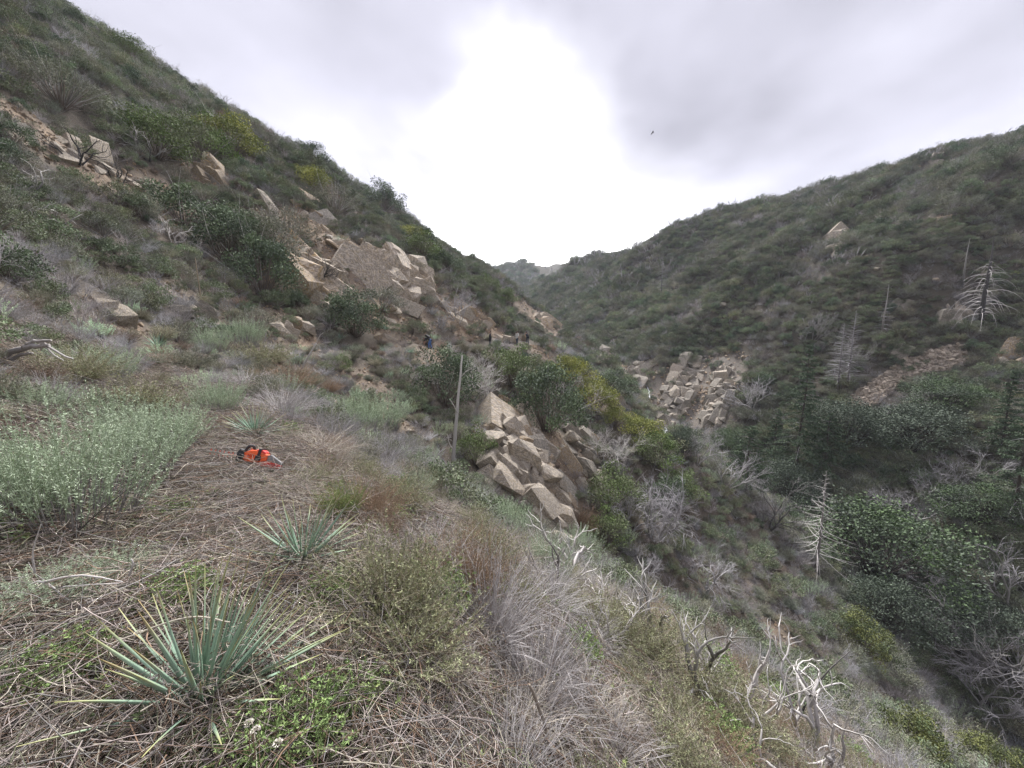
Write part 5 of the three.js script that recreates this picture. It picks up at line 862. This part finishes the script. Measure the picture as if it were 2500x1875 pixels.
// ---------------------------------------------------------------- the orange hedge trimmer lying in the straw
{
  const p = ground(625, 1146), g = new THREE.Group(), std = (c, r = 0.45, m = 0) => new THREE.MeshStandardMaterial({ color: new THREE.Color(...c), roughness: r, metalness: m });
  const orange = std([0.86, 0.13, 0.035], 0.4), red = std([0.6, 0.035, 0.03], 0.4), rubber = std([0.025, 0.026, 0.03], 0.7), greyP = std([0.2, 0.2, 0.2], 0.6), steel = std([0.55, 0.5, 0.48], 0.4, 0.8), bladeRed = std([0.7, 0.13, 0.09], 0.5);
  const prof = (pts, d, bev, m, name, parent = g) => { const s = new THREE.Shape(); pts.forEach(([x, y], i) => (i ? s.lineTo(x, y) : s.moveTo(x, y))); s.closePath(); const e = new THREE.ExtrudeGeometry(s, { depth: d, bevelSize: bev, bevelThickness: bev, bevelSegments: 3, steps: 1 }); e.translate(0, 0, -d / 2); return part(name, e, m, parent); };
  // x runs from the blade (negative) to the rear handle, y is up
  const body = prof([[-0.14, 0.0], [-0.12, 0.06], [-0.06, 0.1], [0.03, 0.115], [0.1, 0.1], [0.15, 0.075], [0.15, 0.02], [0.06, -0.02], [-0.08, -0.03]], 0.09, 0.018, orange, 'body');
  for (let k = 0; k < 4; k++) { const v = prof([[-0.08 + k * 0.022, 0.02], [-0.068 + k * 0.022, 0.02], [-0.062 + k * 0.022, 0.06], [-0.074 + k * 0.022, 0.06]], 0.128, 0.001, std([0.45, 0.05, 0.02], 0.6), 'vent', body); }
  const bat = prof([[0.03, 0.02], [0.13, 0.02], [0.125, 0.11], [0.09, 0.13], [0.03, 0.128]], 0.1, 0.012, red, 'battery');
  prof([[0.045, 0.015], [0.07, 0.015], [0.075, 0.148], [0.05, 0.148]], 0.125, 0.008, rubber, 'strap', bat); prof([[0.028, 0.0], [0.09, 0.0], [0.09, 0.05], [0.03, 0.055]], 0.13, 0.008, rubber, 'latch', bat);
  prof([[0.15, 0.07], [0.2, 0.085], [0.3, 0.035], [0.36, 0.005], [0.35, -0.02], [0.28, 0.0], [0.2, 0.02], [0.155, 0.015]], 0.035, 0.012, greyP, 'rear_handle');
  prof([[0.02, -0.03], [0.15, -0.005], [0.22, -0.005], [0.35, -0.03], [0.345, -0.065], [0.2, -0.07], [0.06, -0.06]], 0.07, 0.012, red, 'lower_guard');
  const hoop = new Geo(); hoop.tube(new THREE.CatmullRomCurve3([V(-0.15, 0.0, 0.02), V(-0.145, 0.09, 0.02), V(-0.11, 0.165, 0.02), V(-0.075, 0.17, 0), V(-0.045, 0.12, -0.02), V(-0.03, 0.09, -0.03)]).getPoints(24), 0.019, 0.017, 8, [0.03, 0.031, 0.035]); part('front_handle', hoop.build(), new THREE.MeshStandardMaterial({ vertexColors: true, roughness: 0.65 }), g);
  const sw = new Geo(); sw.tube([V(-0.088, 0.135, 0.012), V(-0.065, 0.12, 0.01), V(-0.05, 0.095, 0)], 0.008, 0.008, 6, [0.7, 0.12, 0.06]); part('switch_bar', sw.build(), clothMat, g);
  prof([[-0.19, -0.05], [-0.15, -0.055], [-0.13, 0.02], [-0.15, 0.09], [-0.18, 0.1], [-0.2, 0.05]], 0.16, 0.012, rubber, 'hand_guard');
  const blade = prof([[-0.19, -0.012], [-0.19, 0.02], [-0.62, 0.014], [-0.66, 0.0], [-0.62, -0.01]], 0.008, 0.002, steel, 'blade');
  for (let k = 0; k < 14; k++) { const x = -0.21 - k * 0.029; prof([[x, 0.018], [x - 0.012, 0.018], [x - 0.009, 0.042], [x - 0.003, 0.042]], 0.006, 0.001, k % 2 ? bladeRed : steel, 'tooth', blade); prof([[x, -0.008], [x - 0.012, -0.008], [x - 0.009, -0.03], [x - 0.003, -0.03]], 0.006, 0.001, k % 2 ? bladeRed : steel, 'tooth', blade); }
  prof([[-0.19, 0.004], [-0.34, 0.004], [-0.34, 0.013], [-0.19, 0.015]], 0.016, 0.002, bladeRed, 'blade_cover', blade);
  stand(g, p, 0.86); g.position.y = terrain(p.x, p.z) + 0.125; g.rotation.set(-0.35, 0.12, -0.17);
  KEEP.push({ x: p.x, z: p.z, r: 0.45 });
  put(tag(g, 'orange cordless hedge trimmer lying on the straw covered bench', 'hedge trimmer'), 'hedge_trimmer');
}
// ---------------------------------------------------------------- the bird
{
  const d = sight(1593, 325).normalize(), g = new THREE.Group(), b = new Geo(), m = new THREE.MeshStandardMaterial({ vertexColors: true, roughness: 0.8 }), c = [0.05, 0.045, 0.045];
  b.tube([V(0, 0, -0.3), V(0, 0.02, -0.18), V(0, 0.03, 0), V(0, 0.02, 0.16), V(0, 0.03, 0.26)], 0.03, 0.055, 7, c); b.tube([V(0, 0.03, 0.26), V(0, 0.02, 0.34)], 0.03, 0.006, 6, c); part('body', b.build(), m, g);
  for (const s of [-1, 1]) { const w = new Geo(), sec = (x, y, z0, z1) => [w.v(s * x, y + 0.012, z0, c), w.v(s * x, y, z1, c), w.v(s * x, y - 0.01, (z0 + z1) / 2, c)]; const A = sec(0.03, 0.03, -0.1, 0.14), B = sec(0.3, 0.16, -0.1, 0.17), D = sec(0.62, 0.1, -0.12, 0.02); for (const [p, q] of [[A, B], [B, D]]) for (let k = 0; k < 3; k++) { const n = (k + 1) % 3; w.i.push(p[k], p[n], q[k], p[n], q[n], q[k]); } part('wing', w.build(), m, g); }
  g.position.copy(EYE).addScaledVector(d, 95); g.rotation.set(0.2, 0.9, 0.75); put(tag(g, 'small dark bird flying in the bright gap of the sky', 'bird'), 'bird');
}
// landmarks that the labels of ordinary shrubs refer to: [px, py, words]
const LANDMARKS = [[620, 1120, 'the orange trimmer'], [500, 1650, 'the nearest yucca'], [740, 1330, 'the second yucca'], [1290, 1130, 'the tall pale outcrop'], [1110, 1050, 'the bare pole'], [740, 890, 'the leaning pole'], [530, 980, 'the lone path sage'], [950, 690, 'the cracked rock face'], [725, 690, 'the orange rock face'], [700, 800, 'the cream boulders'], [1050, 835, 'the stooping person'], [1200, 825, 'the black coat'], [290, 770, 'the streaked slab'], [785, 560, 'the rubbly scar'], [200, 370, 'the pale ledges'], [1400, 1110, 'the rock ribs'], [800, 970, 'the stony gully'], [1690, 1620, 'the charred shrub'], [2080, 1530, 'the rounded bush'], [60, 860, 'the fallen branch'], [150, 1150, 'the big sage'], [1180, 1450, 'the pale spray'], [2240, 1720, 'the lower bush'], [1385, 900, 'the yellow bush'], [1320, 1770, 'the brown stick'], [2000, 1680, 'the black stick'], [950, 1400, 'the olive mound'], [1940, 1820, 'the twisted branches'], [1600, 1270, 'the tangled shrub'], [730, 1780, 'the herb patch']];
const ORD = ['first', 'second', 'third', 'fourth', 'fifth', 'sixth', 'seventh', 'eighth', 'ninth', 'tenth', 'eleventh', 'twelfth', 'thirteenth', 'fourteenth', 'fifteenth', 'sixteenth', 'seventeenth', 'eighteenth', 'nineteenth', 'twentieth'];
function labelLater() {
  const by = new Map();
  for (const s of LATER) {
    let best = null, bd = 1e9;
    for (const m of LANDMARKS) { const d = Math.hypot(s.px - m[0], s.py - m[1]); if (d < bd) { bd = d; best = m; } }
    const dx = s.px - best[0], dy = s.py - best[1], side = bd < 60 ? 'right by' : Math.abs(dx) > Math.abs(dy) ? (dx < 0 ? 'left of' : 'right of') : dy < 0 ? 'up behind' : 'below', label = `${s.words} ${side} ${best[2]}`;
    if (!by.has(label)) by.set(label, []); by.get(label).push(s);
  }
  for (const [label, list] of by) {
    list.sort((a, b) => a.px - b.px);
    list.forEach((s, i) => { const u = s.o.userData; u.label = list.length === 1 ? label : `${label}, ${i === 0 ? 'leftmost' : i === list.length - 1 ? 'rightmost' : (ORD[i] ?? 'one') + ' from left'} of them`; u.group = 'brush ' + label.slice(label.search(/ (right by|left of|right of|up behind|below) /) + 1); });
  }
}
scatterCover();
{
  const P = V(0, 0, 0), S = V(0, 0, 0), Q = new THREE.Quaternion(), E = new THREE.Euler(), m4 = new THREE.Matrix4();
  // the shrubs that show largest are things of their own, the rest of each kind is one mass
  for (const s of SPOTS) { const [px, py] = toPx(V(s.x, s.y + s.s * 0.4, s.z)); s.px = px; s.py = py; s.show = px > -40 && px < 2540 && py > 0 && py < 1890 ? s.s / s.d : 0; }
  const seen = SPOTS.filter((s) => s.d < 60 && s.show > 0).sort((a, b) => b.show - a.show).slice(0, 300), own = new Set(seen);
  for (const s of SPOTS) {
    if (own.has(s)) continue;
    const K = KIND[s.key], v = Math.floor(s.k * K.plants.length);
    E.set(gauss(rng(s.x * 1000 + 5)) * 0.12, s.turn, 0); Q.setFromEuler(E);
    K.list[v].push(m4.clone().compose(P.set(s.x, s.y - 0.03 * s.s, s.z), Q, S.set(s.s, s.s * s.h, s.s)));
    K.col[v].push(new THREE.Color(s.tone * (1 + s.hue), s.tone, s.tone * (1 - s.hue * 0.5)));
  }
  for (const [key, K] of Object.entries(KIND)) K.plants.forEach((p, v) => {
    const n = K.list[v].length; if (!n) return;
    const im = new THREE.InstancedMesh(whole(p), plantMat, n);
    for (let i = 0; i < n; i++) { im.setMatrixAt(i, K.list[v][i]); im.setColorAt(i, K.col[v][i]); }
    tag(im, K.label, K.category, null, 'stuff'); put(im, K.category.replace(' ', '_') + '_cover');
  });
  const masters = {};
  for (const s of seen) {
    const K = KIND[s.key], v = Math.floor(s.k * K.plants.length), id = s.key + v;
    const label = 'x', name = { shrub: 'chaparral_shrub', 'dead shrub': 'dead_shrub', sagebrush: 'sagebrush' }[K.category];
    let o;
    if (!masters[id]) o = masters[id] = plant(K.plants[v], name, label, K.category);
    else { o = masters[id].clone(); o.userData = { label, category: K.category }; o.name = numbered(name); scene.add(o); }
    stand(o, V(s.x, s.y, s.z), [s.s, s.s * s.h, s.s], s.turn, 0.03 * s.s);
    LATER.push({ o, px: s.px, py: s.py, words: `${s.show > 0.05 ? 'large' : 'small'} ${K.one} ${K.category}` });
  }
}
labelLater();
renderer.render(scene, camera);
